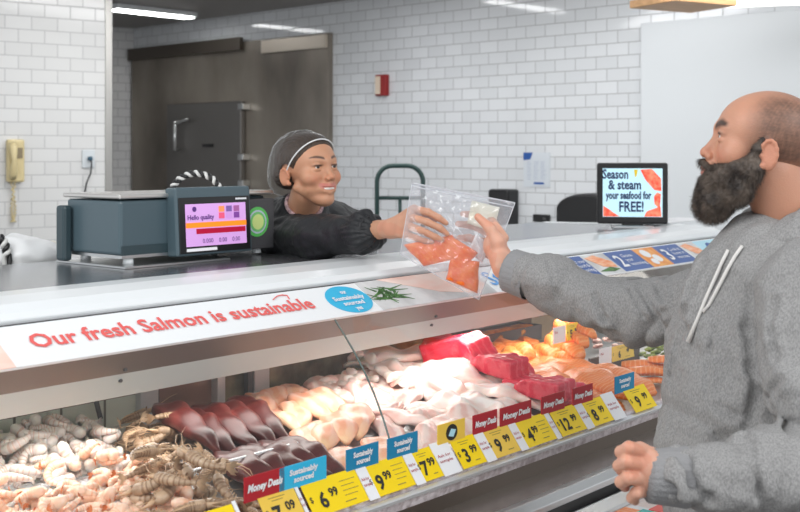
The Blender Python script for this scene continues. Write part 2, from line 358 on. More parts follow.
# right end lights above the white panel, with a warm wooden edge
e = empty('suspended_light', P(693, 5, 5.2), .5, 'white suspended light with warm wooden underside above the white panel', 'ceiling light')
MB().box((-.20, -.1, -.005), (.17, .2, .03)).build('wooden_edge', mat('wood', (.72, .42, .2), .5, color2=(.6, .33, .15), vscale=6, stretch=(1, 8, 8)), e, bevel=.003)
MB().box((-.5, -.16, .03), (.25, -.05, .07)).build('diffuser', mat('tube2', (1, 1, 1), .5, emit=4), e)
e = empty('suspended_light', P(775, 3, 5.6), -.3, 'bright white suspended light beyond the man’s bald head', 'ceiling light')
MB().box((-.25, -.12, .0), (.5, .12, .07)).build('diffuser', mat('tube3', (1, .98, .92), .5, emit=2.5), e, bevel=.01)
fixture((-.35, 7.35), math.atan2((b-a).y, (b-a).x), .9, .16, 'long white ceiling light over the staff side before the tiled wall', 13, z=2.77)
fixture((.15, 6.1), math.atan2((b-a).y, (b-a).x), .9, .16, 'second white ceiling light over the staff side, nearer the counter', 6, z=2.77)
# wall phone
def wallpt(px, py, base, dirn, off=.0):
    t = wx(px, base, dirn); p = base+dirn*t; return Vector((p.x, p.y, H-(py-HY)/F*p.y))
beige = mat('beige', (.66, .55, .30), .4)
p = wallpt(14, 182, PL, LD); ph = empty('wall_phone', p, LA, 'beige wall phone with a hanging curled cord on white tiles', 'telephone')
MB().box((-.05, -.045, 0), (.05, 0, .25)).build('body', beige, ph, bevel=.012)
MB().tube([(-.022, -.05, .03), (-.026, -.07, .05), (-.022, -.075, .125), (-.026, -.07, .2), (-.022, -.05, .225)], [.022, .025, .014, .025, .022], 12).build('handset', beige, ph, True)
MB().box((.0, -.05, .14), (.035, -.044, .2)).build('dial_panel', mat('brown', (.25, .2, .12), .5), ph)
pts = []
for i in range(160):
    t = i/159; x = -.01+.022*math.sin(t*math.pi*2)+.006*math.cos(t*150); z = -.23*math.sin(min(1, t*1.0)*math.pi)*1.0; pts.append((x+(.012 if t > .5 else -.012), -.02+.006*math.sin(t*150), z))
MB().tube(pts, .0035, 6).build('cord', beige, ph, True)
p = wallpt(88, 168, PL, LD); e = empty('wall_socket', p, LA, 'white wall socket with dark cable plugged in, beside metal corner guard', 'socket')
MB().box((-.04, -.012, 0), (.04, 0, .11)).build('plate', mat('plate', (.62, .66, .68), .4), e, bevel=.004)
MB().box((-.008, -.04, .045), (.014, -.012, .07)).build('plug', mat('plugblue', (.03, .09, .14), .4), e, bevel=.004)
MB().tube([(.003, -.04, .05), (.004, -.05, .03), (.0, -.045, -.03), (-.02, -.03, -.09), (-.03, -.02, -.16), (-.03, -.02, -.5)], .005, 8).build('cable', M['black'], e, True)
# fire alarm, notice, dispensers
def onwall(name, px, py, label, cat):
    return empty(name, wallpt(px, py, PB, BW), BA, label, cat)
e = onwall('fire_alarm', 384.5, 96, 'small red and cream fire alarm on the white tiled wall', 'fire alarm')
MB().box((-.05, -.05, 0), (.05, 0, .155)).build('body', mat('firered', (.28, .012, .012), .4), e, bevel=.006)
MB().box((-.042, -.056, .012), (.006, -.05, .142)).build('strobe_lens', mat('cream', (.75, .62, .48), .3), e)
MB().tube([(0, -.03, 0), (-.01, -.03, -.05)], .003, 6).build('wire', M['paper'], e)
e = onwall('wall_notice', 537, 187, 'white paper notice with blue corner pinned on the tiles', 'notice')
hh = .20
MB().box((-.105, -.006, 0), (.105, 0, .225)).build('sheet', mat('notice', (.62, .66, .70), .5), e)
MB().poly([(-.105, .225), (-.105, .175), (-.05, .18), (-.03, .225)], .002, Matrix.Translation((0, -.008, 0))).build('blue_corner', M['navy'], e)
mb = MB()
for c in range(3):
    for r in range(9):
        mb.box((-.075+c*.055, -.008, .05+r*.014), (-.075+c*.055+.025+.015*random.random(), -.006, .053+r*.014))
mb.build('print_lines', mat('lilac', (.35, .4, .52), .5), e)
MB().box((-.02, -.009, .018), (.06, -.006, .032)).build('blue_strip', M['navy'], e)
e = onwall('paper_towel_dispenser', 509, 237, 'black box dispenser on the tiled wall behind the plastic bag', 'dispenser')
MB().box((-.085, -.12, 0), (.085, 0, .32)).build('body', M['black'], e, bevel=.015)
MB().box((-.06, -.125, .02), (.06, -.12, .05)).build('slot', M['gasket'], e)
e = onwall('wall_outlet', 542.5, 222, 'small black wall outlet plate below the paper notice', 'socket')
MB().box((-.065, -.02, 0), (.065, 0, .05)).build('plate', M['black'], e, bevel=.006)
MB().box((.02, -.024, .015), (.04, -.02, .03)).build('switch', M['gasket'], e)
e = onwall('roll_dispenser', 600, 228, 'black rounded roll dispenser on tiled wall behind the screen', 'dispenser')
pr = [(-.24+.0*i, 0) for i in range(1)]
pts = [(.24, -.02), (.24, .12)]+[(.24*math.cos(t), .12+.10*math.sin(t)) for t in np.linspace(.2, math.pi-.2, 10)]+[(-.24, .12), (-.24, -.02)]
MB().poly(pts, .14, Matrix.Translation((0, -.14, 0))).build('cover', M['black'], e, bevel=.02)
MB().box((-.12, -.145, .0), (.12, -.14, .015)).build('slot', M['gasket'], e)
# hand truck with a green hoop handle
e = empty('hand_truck', (P(400, 160, 5.9).x, 5.9, 0), 0, 'dark green tubular hand truck with rounded hoop handle by tiled wall', 'hand truck')
g = mat('greenpaint', (.02, .055, .05), .35)
hw = .118; top = 1.555
pts = [(-hw, 0, .15), (-hw, 0, top-.09)]+[(-hw+.08*(1-math.cos(t)), 0, top-.09+.08*math.sin(t)) for t in np.linspace(.2, math.pi/2, 6)]
pts += [(-p_[0], 0, p_[2]) for p_ in pts[::-1]]
MB().tube(pts, .0125, 12).build('frame', g, e, True)
for z in (1.38, .9, .4): MB().tube([(-hw, 0, z), (hw, 0, z)], .010, 10).build('crossbar', g, e, True)
MB().tube([(0, 0, 1.38), (0, 0, .4)], .009, 8).build('centre_bar', g, e, True)
MB().box((-.2, -.2, 0), (.2, 0, .012)).build('toe_plate', g, e)
for s_ in (-1, 1): MB().tube([(s_*.15, .05, .12), (s_*.19, .05, .12)], .12, 20).build('wheel', M['black'], e, True)
MB().tube([(-.19, .05, .12), (.19, .05, .12)], .012, 8).box((-hw-.01, -.01, .1), (-hw+.02, .06, .16)).box((hw-.02, -.01, .1), (hw+.01, .06, .16)).build('axle', g, e)
#@@CASE
# ================================================================ DISPLAY CASE
case = empty('seafood_display_case', O, CA, 'long white and stainless seafood display case with slanted glass front', 'display case')
U0, U1 = -.9, 3.07
def part(mb, name, m, **k): return mb.build(name, m, case, **k)
part(MB().box((U0, -.40, 0), (U1, .42, .86)).box((U0, .38, .86), (U1, .42, .9)), 'cabinet', M['steel_dull'])
part(MB().prism([(-.47, .905), (-.44, .905), (.40, .925), (.40, .945), (-.44, .925), (-.47, .925)], U0, U1), 'deck', mat('deck_tray', (.5, .5, .5), .35, .7))
part(MB().prism([(.36, 1.285), (.84, 1.285), (.84, 1.31), (.2, 1.31), (.2, 1.285)], U0, U1-.03), 'worktop', M['steel_top'], bevel=.004)
part(MB().prism([(.005, 1.282), (.0, 1.294), (.012, 1.306), (.05, 1.318), (.12, 1.325), (.21, 1.322), (.235, 1.312), (.235, 1.282)], U0, U1), 'bumper', M['white'], smooth=False, bevel=.003)
part(MB().prism([(-.002, 1.276), (.004, 1.276), (.01, 1.286), (.0, 1.286)], U0, U1), 'gasket_line', M['gasket'])
# sign band
SL = math.atan2(.1, .061); wv = Vector((0, .1, .061)).normalized(); HS = .112
signM = Matrix.Translation((0, -.1, 1.226)) @ Matrix.Rotation(-SL, 4, 'X')       # local z goes up the slope
sb = part(MB().box((U0, 0, 0), (U1, .006, HS), signM), 'sign_band', M['sign_white'])
def onsign(fn, name, m): mb = MB(); fn(mb); return mb.build(name, m, sb)
def sq(u0, u1, z0, z1, name, m, y=-.0012, sh=0.): return onsign(lambda mb: mb.poly([(u0, z0), (u1, z0), (u1+sh, z1), (u0+sh, z1)], .001, signM @ Matrix.Translation((0, y, 0))), name, m)
ux0, ux1 = U(30, -.05), U(312, -.05)
text('Our fresh Salmon is sustainable', ux0, .042, .055, M['ink_red'], sb, 'lettering', width=ux1-ux0, bold=.0012, y=-.002, T=signM)
aw = ux1-.835
pts = [(aw+.735+.05*t, .088+.012*math.sin(t*math.pi*.75)) for t in np.linspace(0, 1, 9)]
onsign(lambda mb: mb.tube([(a_, -.002, b_) for a_, b_ in pts], .0012, 5, signM).tube([(aw+.772, -.002, .101), (aw+.786, -.002, .0965), (aw+.782, -.002, .083)], .0012, 5, signM), 'arrow', M['ink_red'])
cu, cz = U(348, -.05), .055
sealp = [(cu+.070*math.cos(t), cz+.051*math.sin(t)) for t in np.linspace(0, 2*math.pi, 41)[:-1]]
sl = onsign(lambda mb: mb.poly(sealp, .001, signM @ Matrix.Translation((0, -.0015, 0))), 'blue_seal', M['cyan'])
for s_, z_, w_ in (('Sustainably', .052, .105), ('sourced', .032, .07), ('our', .075, .02), ('yes', .012, .022)):
    text(s_, cu, z_, .02, M['sign_white'], sl, 'seal_lettering', width=w_, bold=.0006, y=-.0035, T=signM, center=True)
g0 = U(368, -.05)
sq(g0, g0+.47, .0, HS, 'salmon_photo', M['grey_print'])
onsign(lambda mb: mb.poly([(g0+.08, .112), (g0+.43, .112), (g0+.46, .04), (g0+.40, .008), (g0+.26, .035)], .001, signM @ Matrix.Translation((0, -.0022, 0))), 'salmon_picture', M['pink_print'])
mb = MB()
for i in range(40):
    a_ = random.uniform(0, 6.28); l_ = random.uniform(.025, .075); c_ = (g0+.03+random.uniform(0, .07), .055+random.uniform(-.018, .018))
    mb.poly([(c_[0]-.003*math.sin(a_), c_[1]+.003*math.cos(a_)), (c_[0]+l_*math.cos(a_), c_[1]+l_*.6*math.sin(a_)), (c_[0]+.003*math.sin(a_), c_[1]-.003*math.cos(a_))], .001, signM @ Matrix.Translation((0, -.003, 0)))
mb.build('herb_picture', M['green_print'], sb)
sq(-.12, U(1, -.05), 0, HS, 'salmon_photo', M['pink_print'])
text('Steam', U(486, -.05), .03, .085, mat('skyblue', (.1, .35, .75), .4), sb, 'lettering', bold=.001, y=-.002, T=signM)
ed = [U(p_-5, 0) for p_ in (550, 581, 604.5, 633, 653.6, 677.6, 693.7, 716)]
kinds = [('navy', '1'), ('coral', ''), ('navy', '2'), ('orange', ''), ('navy', '3'), ('coral', ''), ('light', '')]
words_ = {'1': ('Select your', 'seafood &', 'seasoning'), '2': ('Choose', 'your', 'seasoning'), '3': ('Cook at', 'home in', 'minutes')}
for i, (k_, t_) in enumerate(kinds):
    u0, u1 = ed[i], ed[i+1]; m_ = {'navy': M['navy'], 'coral': M['grey_print'], 'orange': M['orange_print'], 'light': M['lightblue']}[k_]
    o_ = sq(u0-.0, u1, .004, HS-.006, {'navy': 'step_panel', 'coral': 'food_photo', 'orange': 'seasoning_photo', 'light': 'logo_panel'}[k_], m_, sh=-.0)
    w_ = u1-u0
    if t_:
        text(t_, u0+.02, .025, .085, M['sign_white'], o_, 'step_number', bold=.0015, y=-.003, T=signM)
        for j, s_ in enumerate(words_[t_]): text(s_, u0+.075, .07-j*.022, .023, M['sign_white'], o_, 'step_lettering', y=-.003, T=signM, width=min(w_-.085, len(s_)*.0115))
    if k_ == 'coral':
        onsign(lambda mb: mb.poly([(u0+.01, .09), (u0+w_*.5, .1), (u1-.01, .06), (u1-.015, .03), (u0+w_*.4, .04)], .001, signM @ Matrix.Translation((0, -.0025, 0))), 'salmon_picture', M['coral_print'])
        onsign(lambda mb: mb.poly([(u0+.01, .02), (u0+w_*.6, .035), (u1-.01, .02), (u0+w_*.6, .012)], .001, signM @ Matrix.Translation((0, -.0025, 0))), 'herb_picture', M['green_print'])
    if k_ == 'orange':
        for cx_, cz_, r_ in ((.05, .075, .022), (.09, .045, .02), (.05, .03, .016)):
            onsign(lambda mb: mb.poly([(u0+cx_+r_*1.2*math.cos(t), cz_+r_*math.sin(t)) for t in np.linspace(0, 2*math.pi, 17)[:-1]], .001, signM @ Matrix.Translation((0, -.0025, 0))), 'bowl_picture', M['paper'])
    if k_ == 'light':
        onsign(lambda mb: mb.poly([(u0+w_*.5+.03*math.cos(t), .06+.03*math.sin(t)) for t in np.linspace(0, 2*math.pi, 17)[:-1]], .001, signM @ Matrix.Translation((0, -.0025, 0))), 'basket_logo', M['navy'])
# light canopy under the worktop
part(MB().prism([(-.098, 1.226), (-.085, 1.226), (-.04, 1.172), (-.055, 1.172)], U0, U1), 'mirror_strip', M['bronze'])
part(MB().prism([(-.055, 1.172), (-.03, 1.122), (.02, 1.112), (.20, 1.25), (.36, 1.285), (.0, 1.27), (-.085, 1.226), (-.04, 1.172)], U0, U1), 'light_canopy', M['pale_metal'])
for u_ in (U(122, -.055), U(433, -.055)):
    mb = MB()
    for z_, v_ in ((1.182, -.064), (1.158, -.049)): mb.tube([(u_, v_-.004, z_), (u_, v_+.002, z_)], .0035, 10)
    mb.build('canopy_screws', M['gasket'], case)
tube_m = mat('case_tube', (1, .97, .92), .5, emit=1.2)
part(MB().tube([(U0+.1, .06, 1.12), (U1-.1, .06, 1.12)], .012, 10), 'fluorescent_tube', tube_m)
cl = area('case_light', K(1.05, .06, 1.105), K(1.05, -.12, .9), 3.4, .08, 5.5, (1, .97, .93)); cl.rotation_euler = (Matrix.Rotation(CA, 4, 'Z') @ Matrix.Rotation(-.35, 4, 'X')).to_euler()
# back of the case
tile_case = tile_mat('case_tiles', (.66, .70, .60), (.62, .66, .57), (.16, .15, .12), .12, .075, .004, off=(.09, .035), rough=.3)
part(MB().box((U0, .40, .9), (.60, .42, 1.285)), 'tiled_back_panel', tile_case)
tile_case2 = tile_mat('case_tiles2', (.42, .45, .46), (.40, .43, .45), (.28, .3, .3), .2, .075, .003, rough=.3)
part(MB().box((2.02, .40, .9), (U1, .42, 1.285)), 'grey_tiled_panel', tile_case2)
smoke = mat('smoked_door', (.13, .115, .08), .12, .3, color2=(.34, .30, .2), vscale=14, coat=.4)
part(MB().box((.66, .405, .93), (.85, .412, 1.285)), 'sliding_door', mat('brown_door', (.30, .17, .13), .25, .2, color2=(.22, .13, .1), vscale=9, coat=.4))
part(MB().box((.87, .412, .93), (.975, .418, 1.285)), 'sliding_door', smoke)
part(MB().box((1.03, .405, .93), (1.97, .412, 1.285)), 'sliding_door', smoke)
frm = mat('door_frame', (.62, .60, .60), .35, .3)
for a_, b_ in ((.60, .655), (.845, .872), (.975, 1.03), (1.972, 2.02)):
    part(MB().box((a_, .38, .93), (b_, .41, 1.285)), 'door_post', frm, bevel=.003)
part(MB().box((.955, .385, .93), (.975, .40, 1.285)).box((.648, .385, .93), (.66, .40, 1.285)), 'door_gasket', M['gasket'])
mb = MB().tube([(.50, .37, 1.12), (.475, .375, 1.10), (.46, .38, 1.06), (.465, .37, 1.02), (.47, .36, .98)], .006, 8); part(mb, 'drain_hose', M['gasket'], smooth=True)
# price rail, ledge, front
part(MB().prism([(-.47, .905), (-.478, .945), (-.476, .948), (-.462, .948), (-.455, .925), (-.44, .925), (-.44, .905)], U0, U1-.2), 'price_rail', M['rail_face'])
part(MB().prism([(-.482, .926), (-.486, .934), (-.478, .94), (-.474, .93)], U0, U1-.2), 'rail_lip', mat('clearlip', (.8, .82, .84), .15, .5))
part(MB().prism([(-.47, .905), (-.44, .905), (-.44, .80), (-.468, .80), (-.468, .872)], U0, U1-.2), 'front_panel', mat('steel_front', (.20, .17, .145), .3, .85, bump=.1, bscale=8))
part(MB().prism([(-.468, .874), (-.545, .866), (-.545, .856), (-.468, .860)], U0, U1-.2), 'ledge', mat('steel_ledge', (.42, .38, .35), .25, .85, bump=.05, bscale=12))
part(MB().prism([(-.545, .868), (-.562, .868), (-.580, .856), (-.582, .842), (-.545, .842)], U0, U1-.2), 'chrome_rail', M['steel'], bevel=.002)
part(MB().prism([(-.575, .842), (-.545, .842), (-.545, .78), (-.575, .78)], U0, U1-.2), 'shadow_gap', M['gasket'])
part(MB().prism([(-.586, .822), (-.602, .828), (-.640, .822), (-.645, .806), (-.586, .79)], U0, U1-.2), 'lower_well_edge', M['steel'], bevel=.002)
part(MB().box((U0, -.86, .66), (U1-.2, -.40, .78)).box((U0, -.70, 0), (U1-.2, -.40, .66)), 'lower_well', M['steel_dull'])
part(MB().prism([(-.645, .815), (-.645, .78), (-.86, .78), (-.86, .83), (-.85, .815)], .3, U1-.3), 'ice_tray', mat('pinkice', (.8, .68, .64), .3, bump=.8, bscale=60))
part(MB().box((U(180, -.19), -.192, .992), (U(298, -.19), -.186, .995)).box((U(180, -.19), -.190, .93), (U(180, -.19)+.004, -.188, .993)).box((U(298, -.19)-.004, -.190, .93), (U(298, -.19), -.188, .993)), 'tube_glint_strip', M['white'])  # thin white strip added to paint the tube's reflection in the case glass
# glass panes with slanted joint
def pane(ut0, ut1, ub0, ub1):
    mb = MB(); T0 = (-.103, 1.222); T1 = (-.482, .93)
    nrow = 8; vs = []; 
    for k_ in range(nrow+1):
        t = k_/nrow; v_ = T0[0]+(T1[0]-T0[0])*t-.02*math.sin(math.pi*t); z_ = T0[1]+(T1[1]-T0[1])*t+.02*math.sin(math.pi*t)
        vs += [(ut0+(ub0-ut0)*t, v_, z_), (ut1+(ub1-ut1)*t, v_, z_)]
    mb.add(vs, [(2*i, 2*i+1, 2*i+3, 2*i+2) for i in range(nrow)])
    return mb, vs
g1, v1 = pane(U0, .775, U0, .575); g2, v2 = pane(.781, U1-.0, .581, U1-.2)
part(g1, 'glass_pane', M['glass'], smooth=True); part(g2, 'glass_pane', M['glass'], smooth=True)
part(MB().tube([v for v in v2[::2]], .0022, 6), 'glass_joint', M['glass_edge'])
# end cap on the right
part(MB().prism([(-.1, 1.226), (-.5, .93), (-.47, .7), (.84, .7), (.84, 1.31), (.2, 1.325), (0, 1.29)], U1, U1+.03), 'end_panel', M['white'], bevel=.004)
#@@TAGS
# ================================================================ PRICE TAGS
def price_tag(px0, px1, big, small, topper, label, dull=False, bright=False, gap=True, v=-.4835, z0=.941, h=.066, dpx=None, tw=None, tl=.65):
    u0, u1 = U(px0, v), U(px1, v); w_ = u1-u0
    if v < -.3: z0 += .012*max(0, (1.6-u0)/1.28)
    e = empty('price_tag', K(u0, v, z0), CA, label, 'price tag', 'price tags along the rail' if gap is not None else None)
    e.rotation_euler = (0, 0, CA)
    T = Matrix.Rotation(-tl, 4, 'X'); T2 = Matrix.Translation((0, h*math.sin(tl)*.9, -h*(1-math.cos(tl))))
    MB().box((0, -.001, 0), (w_, .0, h), T).build('card', M['yellow_dull'] if dull else M['yellow'], e)
    text(big, w_*.26 if bright else w_*.34, h*.18, h*.62, M['ink'], e, 'price_figure', y=-.002, T=T, bold=.0012, center=True)
    text(small, w_*.72 if not bright else w_*.47, h*.42, h*.34, M['ink'], e, 'price_cents', y=-.002, T=T, bold=.0007, center=True)
    text('$', w_*.04, h*.4, h*.24, M['ink'], e, 'price_sign', y=-.002, T=T)
    mb = MB()
    if bright:
        for j in range(4): mb.box((w_*.64, -.0015, h*(.74-.14*j)), (w_*(.93-.05*(j % 2)), -.001, h*(.76-.14*j)), T)
    else:
        mb.box((w_*.25, -.0015, h*.84), (w_*.7, -.001, h*.86), T).box((w_*.32, -.0015, h*.76), (w_*.62, -.001, h*.78), T)
    mb.box((w_*.6, -.0015, h*.14), (w_*.8, -.001, h*.17), T)
    mb.build('small_print', M['ink_soft'], e)
    if gap:
        s_ = MB().box((w_+.002, -.001, -.003), (w_+gap, 0, h+.004), T).build('paper_insert', M['paper'], e)
        text('Ask for', w_+gap*.12, h*.55, h*.14, M['redtop'], s_, 'insert_lettering', y=-.002, T=T, width=gap*.7)
        text('sample', w_+gap*.12, h*.38, h*.14, M['redtop'], s_, 'insert_lettering', y=-.002, T=T, width=gap*.7)
    if topper:
        kind, tp0, tp1 = topper; a_, b_ = U(tp0, v)-u0, U(tp1, v)-u0; b_ = min(b_, a_+.16); th = .040
        m_ = {'red': M['redtop'], 'blue': M['teal'], 'cyan': M['cyan'], 'logo': M['yellow_dull']}[kind]
        t_ = MB().box((a_, .001, h-.004), (b_, .003, h+th), T2).build('topper_card', m_, e)
        if kind == 'red': text('Money Deals', (a_+b_)/2, h+th*.33, .018, M['paper'], t_, 'topper_lettering', width=(b_-a_)*.86, y=-.0005, T=T2, center=True, bold=.0008, italic=.2)
        elif kind in ('blue', 'cyan'):
            text('Sustainably', (a_+b_)/2, h+th*.55, .014, M['paper'], t_, 'topper_lettering', width=(b_-a_)*.6, y=-.0005, T=T2, center=True, bold=.0006)
            text('sourced', (a_+b_)/2, h+th*.2, .014, M['paper'], t_, 'topper_lettering', width=(b_-a_)*.42, y=-.0005, T=T2, center=True, bold=.0006)
        else:
            cx_ = (a_+b_)/2; MB().poly([(cx_+.019*math.cos(t), h+th*.45+.017*math.sin(t)) for t in np.linspace(0, 2*math.pi, 21)[:-1]], .001, T2 @ Matrix.Translation((0, 0, 0))).build('oval_logo', M['black'], t_)
            MB().poly([(cx_-.012, h+.012), (cx_+.004, h+.008), (cx_+.013, h+.022), (cx_-.003, h+.026)], .001, T2 @ Matrix.Translation((0, -.001, 0))).build('fish_logo', M['lightblue'], t_)
    return e
price_tag(213, 247, '2', '99', None, 'yellow price tag at the far end, half hidden, by pale prawns', gap=.01)
price_tag(272, 308, '7', '09', ('red', 259, 299), 'pale yellow price tag reading 7.09 with red topper', dull=True, gap=.01)
price_tag(315, 369, '6', '99', ('cyan', 294, 341), 'bright yellow price tag reading 6.99 with cyan topper', bright=True, gap=.03)
price_tag(375, 416, '9', '99', ('blue', 361, 393), 'wide yellow price tag reading 9.99 beside the glass joint', bright=True, gap=.03)
price_tag(424, 444, '7', '99', ('blue', 402, 432), 'yellow price tag reading 7.99 with blue topper', gap=.06)
price_tag(464, 487, '3', '99', ('logo', 452, 479), 'yellow price tag reading 3.99 with round black logo topper', gap=.035)
price_tag(495, 521, '9', '99', ('red', 487, 511), 'dull gold price tag reading 9.99 with red topper', dull=True, gap=.03)
price_tag(528, 557, '4', '99', ('red', 514, 545), 'bright yellow price tag reading 4.99 with red topper', bright=True, gap=.02)
price_tag(563, 587, '12', '99', ('red', 555, 578), 'yellow price tag reading 12.99 with red topper', gap=.035)
price_tag(593, 614, '8', '99', ('red', 586, 606), 'yellow price tag reading 8.99, between the 12.99 tag and the blue-topped one', gap=.06)
price_tag(636, 657, '9', '99', ('blue', 628, 647), 'yellow price tag reading 9.99 with blue topper beside hooded man', gap=0)
#@@FISH
# ================================================================ SEAFOOD
class HM:       # height map of the pile over the deck, in counter coords
    def __init__(s): s.u0, s.v0, s.h = -1, -.6, .01; s.a = np.zeros((420, 110)); s.m = s.a.copy()
    def ij(s, u, v): return int((u-s.u0)/s.h), int((v-s.v0)/s.h)
    def foot(s, u, v, L, W, ang):
        c, n_ = math.cos(ang), math.sin(ang); pts = set()
        for a_ in np.arange(-L/2, L/2+.001, .01):
            for b_ in np.arange(-W/2, W/2+.001, .01): 
                if (a_/(L/2+1e-6))**2+(b_/(W/2+1e-6))**2 <= 1.05: pts.add(s.ij(u+a_*c-b_*n_, v+a_*n_+b_*c))
        return [p_ for p_ in pts if 0 <= p_[0] < 420 and 0 <= p_[1] < 110]
hm = HM()
def deckz(v): return .925+.02*(v+.44)/.84
def drop(u, v, L, W, T, ang, sink=.35, fill=.75, lift=0.):
    pts = hm.foot(u, v, L, W, ang)
    hs = np.array([hm.a[p_] for p_ in pts]) if pts else np.array([0.])
    zb = float(np.quantile(hs, .7))-sink*T; zb = max(zb, 0)+lift
    for p_ in pts: hm.a[p_] = max(hm.a[p_], zb+T*fill)
    return deckz(v)+zb
def fillet_mesh(name, L, W, T, m, seed=0, p=.8, q=.55, bend=.0, blunt=0., ridge=0., ns=26, nt=14, wob=.0025, twist=0., arc=0.):
    r = np.random.default_rng(seed); vs = []; fs = []; ph = r.uniform(0, 6, 6)
    for i in range(ns+1):
        s_ = i/ns; sp = min(max(s_, .012), .988)**p; ww = W/2*max(math.sin(math.pi*sp), 0)**q
        if blunt: ww = max(ww, W/2*blunt)
        x = (s_-.5)*L
        tt = T*(.35+.65*max(math.sin(math.pi*sp), 0)**.5)
        if blunt and s_ in (0, 1): ww *= .8; tt *= .7
        cy = arc*((s_-.5)**2*4)+.004*math.sin(3*s_+ph[0])
        for j in range(nt):
            a_ = 2*math.pi*j/nt; y = ww*math.cos(a_); zz = math.sin(a_)
            z = tt*.5*(1+(zz if zz > 0 else zz*.9))
            if zz > 0: z = tt*.5*(1+zz**.75)
            y = ww*math.copysign(abs(math.cos(a_))**.8, math.cos(a_))
            if ridge and zz > 0: z -= ridge*T*math.exp(-(y/(.13*W))**2)
            z += wob*(math.sin(38*x+ph[1]+3*y*20)+math.sin(61*x+ph[2])+math.sin(90*y+ph[3]+20*x))*(.3+.7*(zz > 0))
            z += bend*(1-(2*s_-1)**2)+y*math.tan(twist*(s_-.5))
            vs.append((x, y+cy+wob*math.sin(70*x+ph[4]), z))
    for i in range(ns):
        for j in range(nt): fs.append((i*nt+j, (i+1)*nt+j, (i+1)*nt+(j+1) % nt, i*nt+(j+1) % nt))
    fs += [tuple(range(nt)), tuple(range(ns*nt+nt-1, ns*nt-1, -1))]
    mb = MB(); mb.add(vs, [f[::-1] for f in fs]); me = bpy.data.meshes.new(name); me.from_pydata(mb.v, [], mb.f); me.update()
    me.polygons.foreach_set('use_smooth', [True]*len(mb.f)); me.materials.append(m); return me
SH = .43
def put(name, me, a_, v, ang, z, label, cat, group, tilt=(0, 0), sc_=1.):
    o = bpy.data.objects.new(name, me); col.objects.link(o); u = a_+SH*v
    o.matrix_world = Matrix.Translation(K(u, v, z)) @ Matrix.Rotation(CA+ang, 4, 'Z') @ Matrix.Rotation(tilt[0], 4, 'Y') @ Matrix.Rotation(tilt[1], 4, 'X') @ Matrix.Scale(sc_, 4)
    return tag(o, label, cat, group)
CR = math.atan2(-.6, -.26)       # across-the-case direction, towards the customer
ORD = ['first', 'second', 'third', 'fourth', 'fifth', 'sixth', 'seventh', 'eighth', 'ninth', 'tenth', 'eleventh', 'twelfth', 'thirteenth', 'fourteenth']
def fill_a(v, a): return a+SH*v
red_m = stripe_mat('red_skin', (.085, .011, .009), (.15, .03, .025), 6, 3, 3, rough=.36, axis='Y', width=(.6, .95), sss=.03, c3=(.045, .008, .007))
pinkf_m = stripe_mat('pink_flesh', (.82, .38, .24), (.88, .54, .42), 9, 3, 2, rough=.35, axis='Y', width=(.3, .8), sss=.15, c3=(.90, .60, .36))
cod_m = stripe_mat('white_flesh', (.86, .72, .66), (.90, .84, .80), 8, 4, 3, rough=.32, axis='Y', width=(.2, .8), sss=.2, c3=(.82, .55, .48))
codp_m = stripe_mat('pale_pink_flesh', (.82, .52, .46), (.90, .74, .68), 9, 4, 3, rough=.32, axis='Y', width=(.2, .8), sss=.2, c3=(.86, .68, .62))
tuna_m = stripe_mat('tuna_flesh', (.62, .012, .045), (.72, .08, .11), 14, 4, 3, rough=.22, axis='Y', width=(.7, 1.1), sss=.1)
salm_m = stripe_mat('salmon_flesh', (.86, .23, .045), (.92, .42, .18), 24, 3.5, 2, rough=.3, axis='X', width=(.65, 1.1), sss=.12, dscale=1.2)
salp_m = stripe_mat('salmon_pale', (.86, .24, .035), (.92, .42, .14), 26, 5, 3, rough=.3, axis='X', width=(.6, 1.1), sss=.12)
mari_m = stripe_mat('marinated_flesh', (.72, .20, .02), (.80, .34, .06), 20, 6, 3, rough=.25, axis='X', sss=.05)
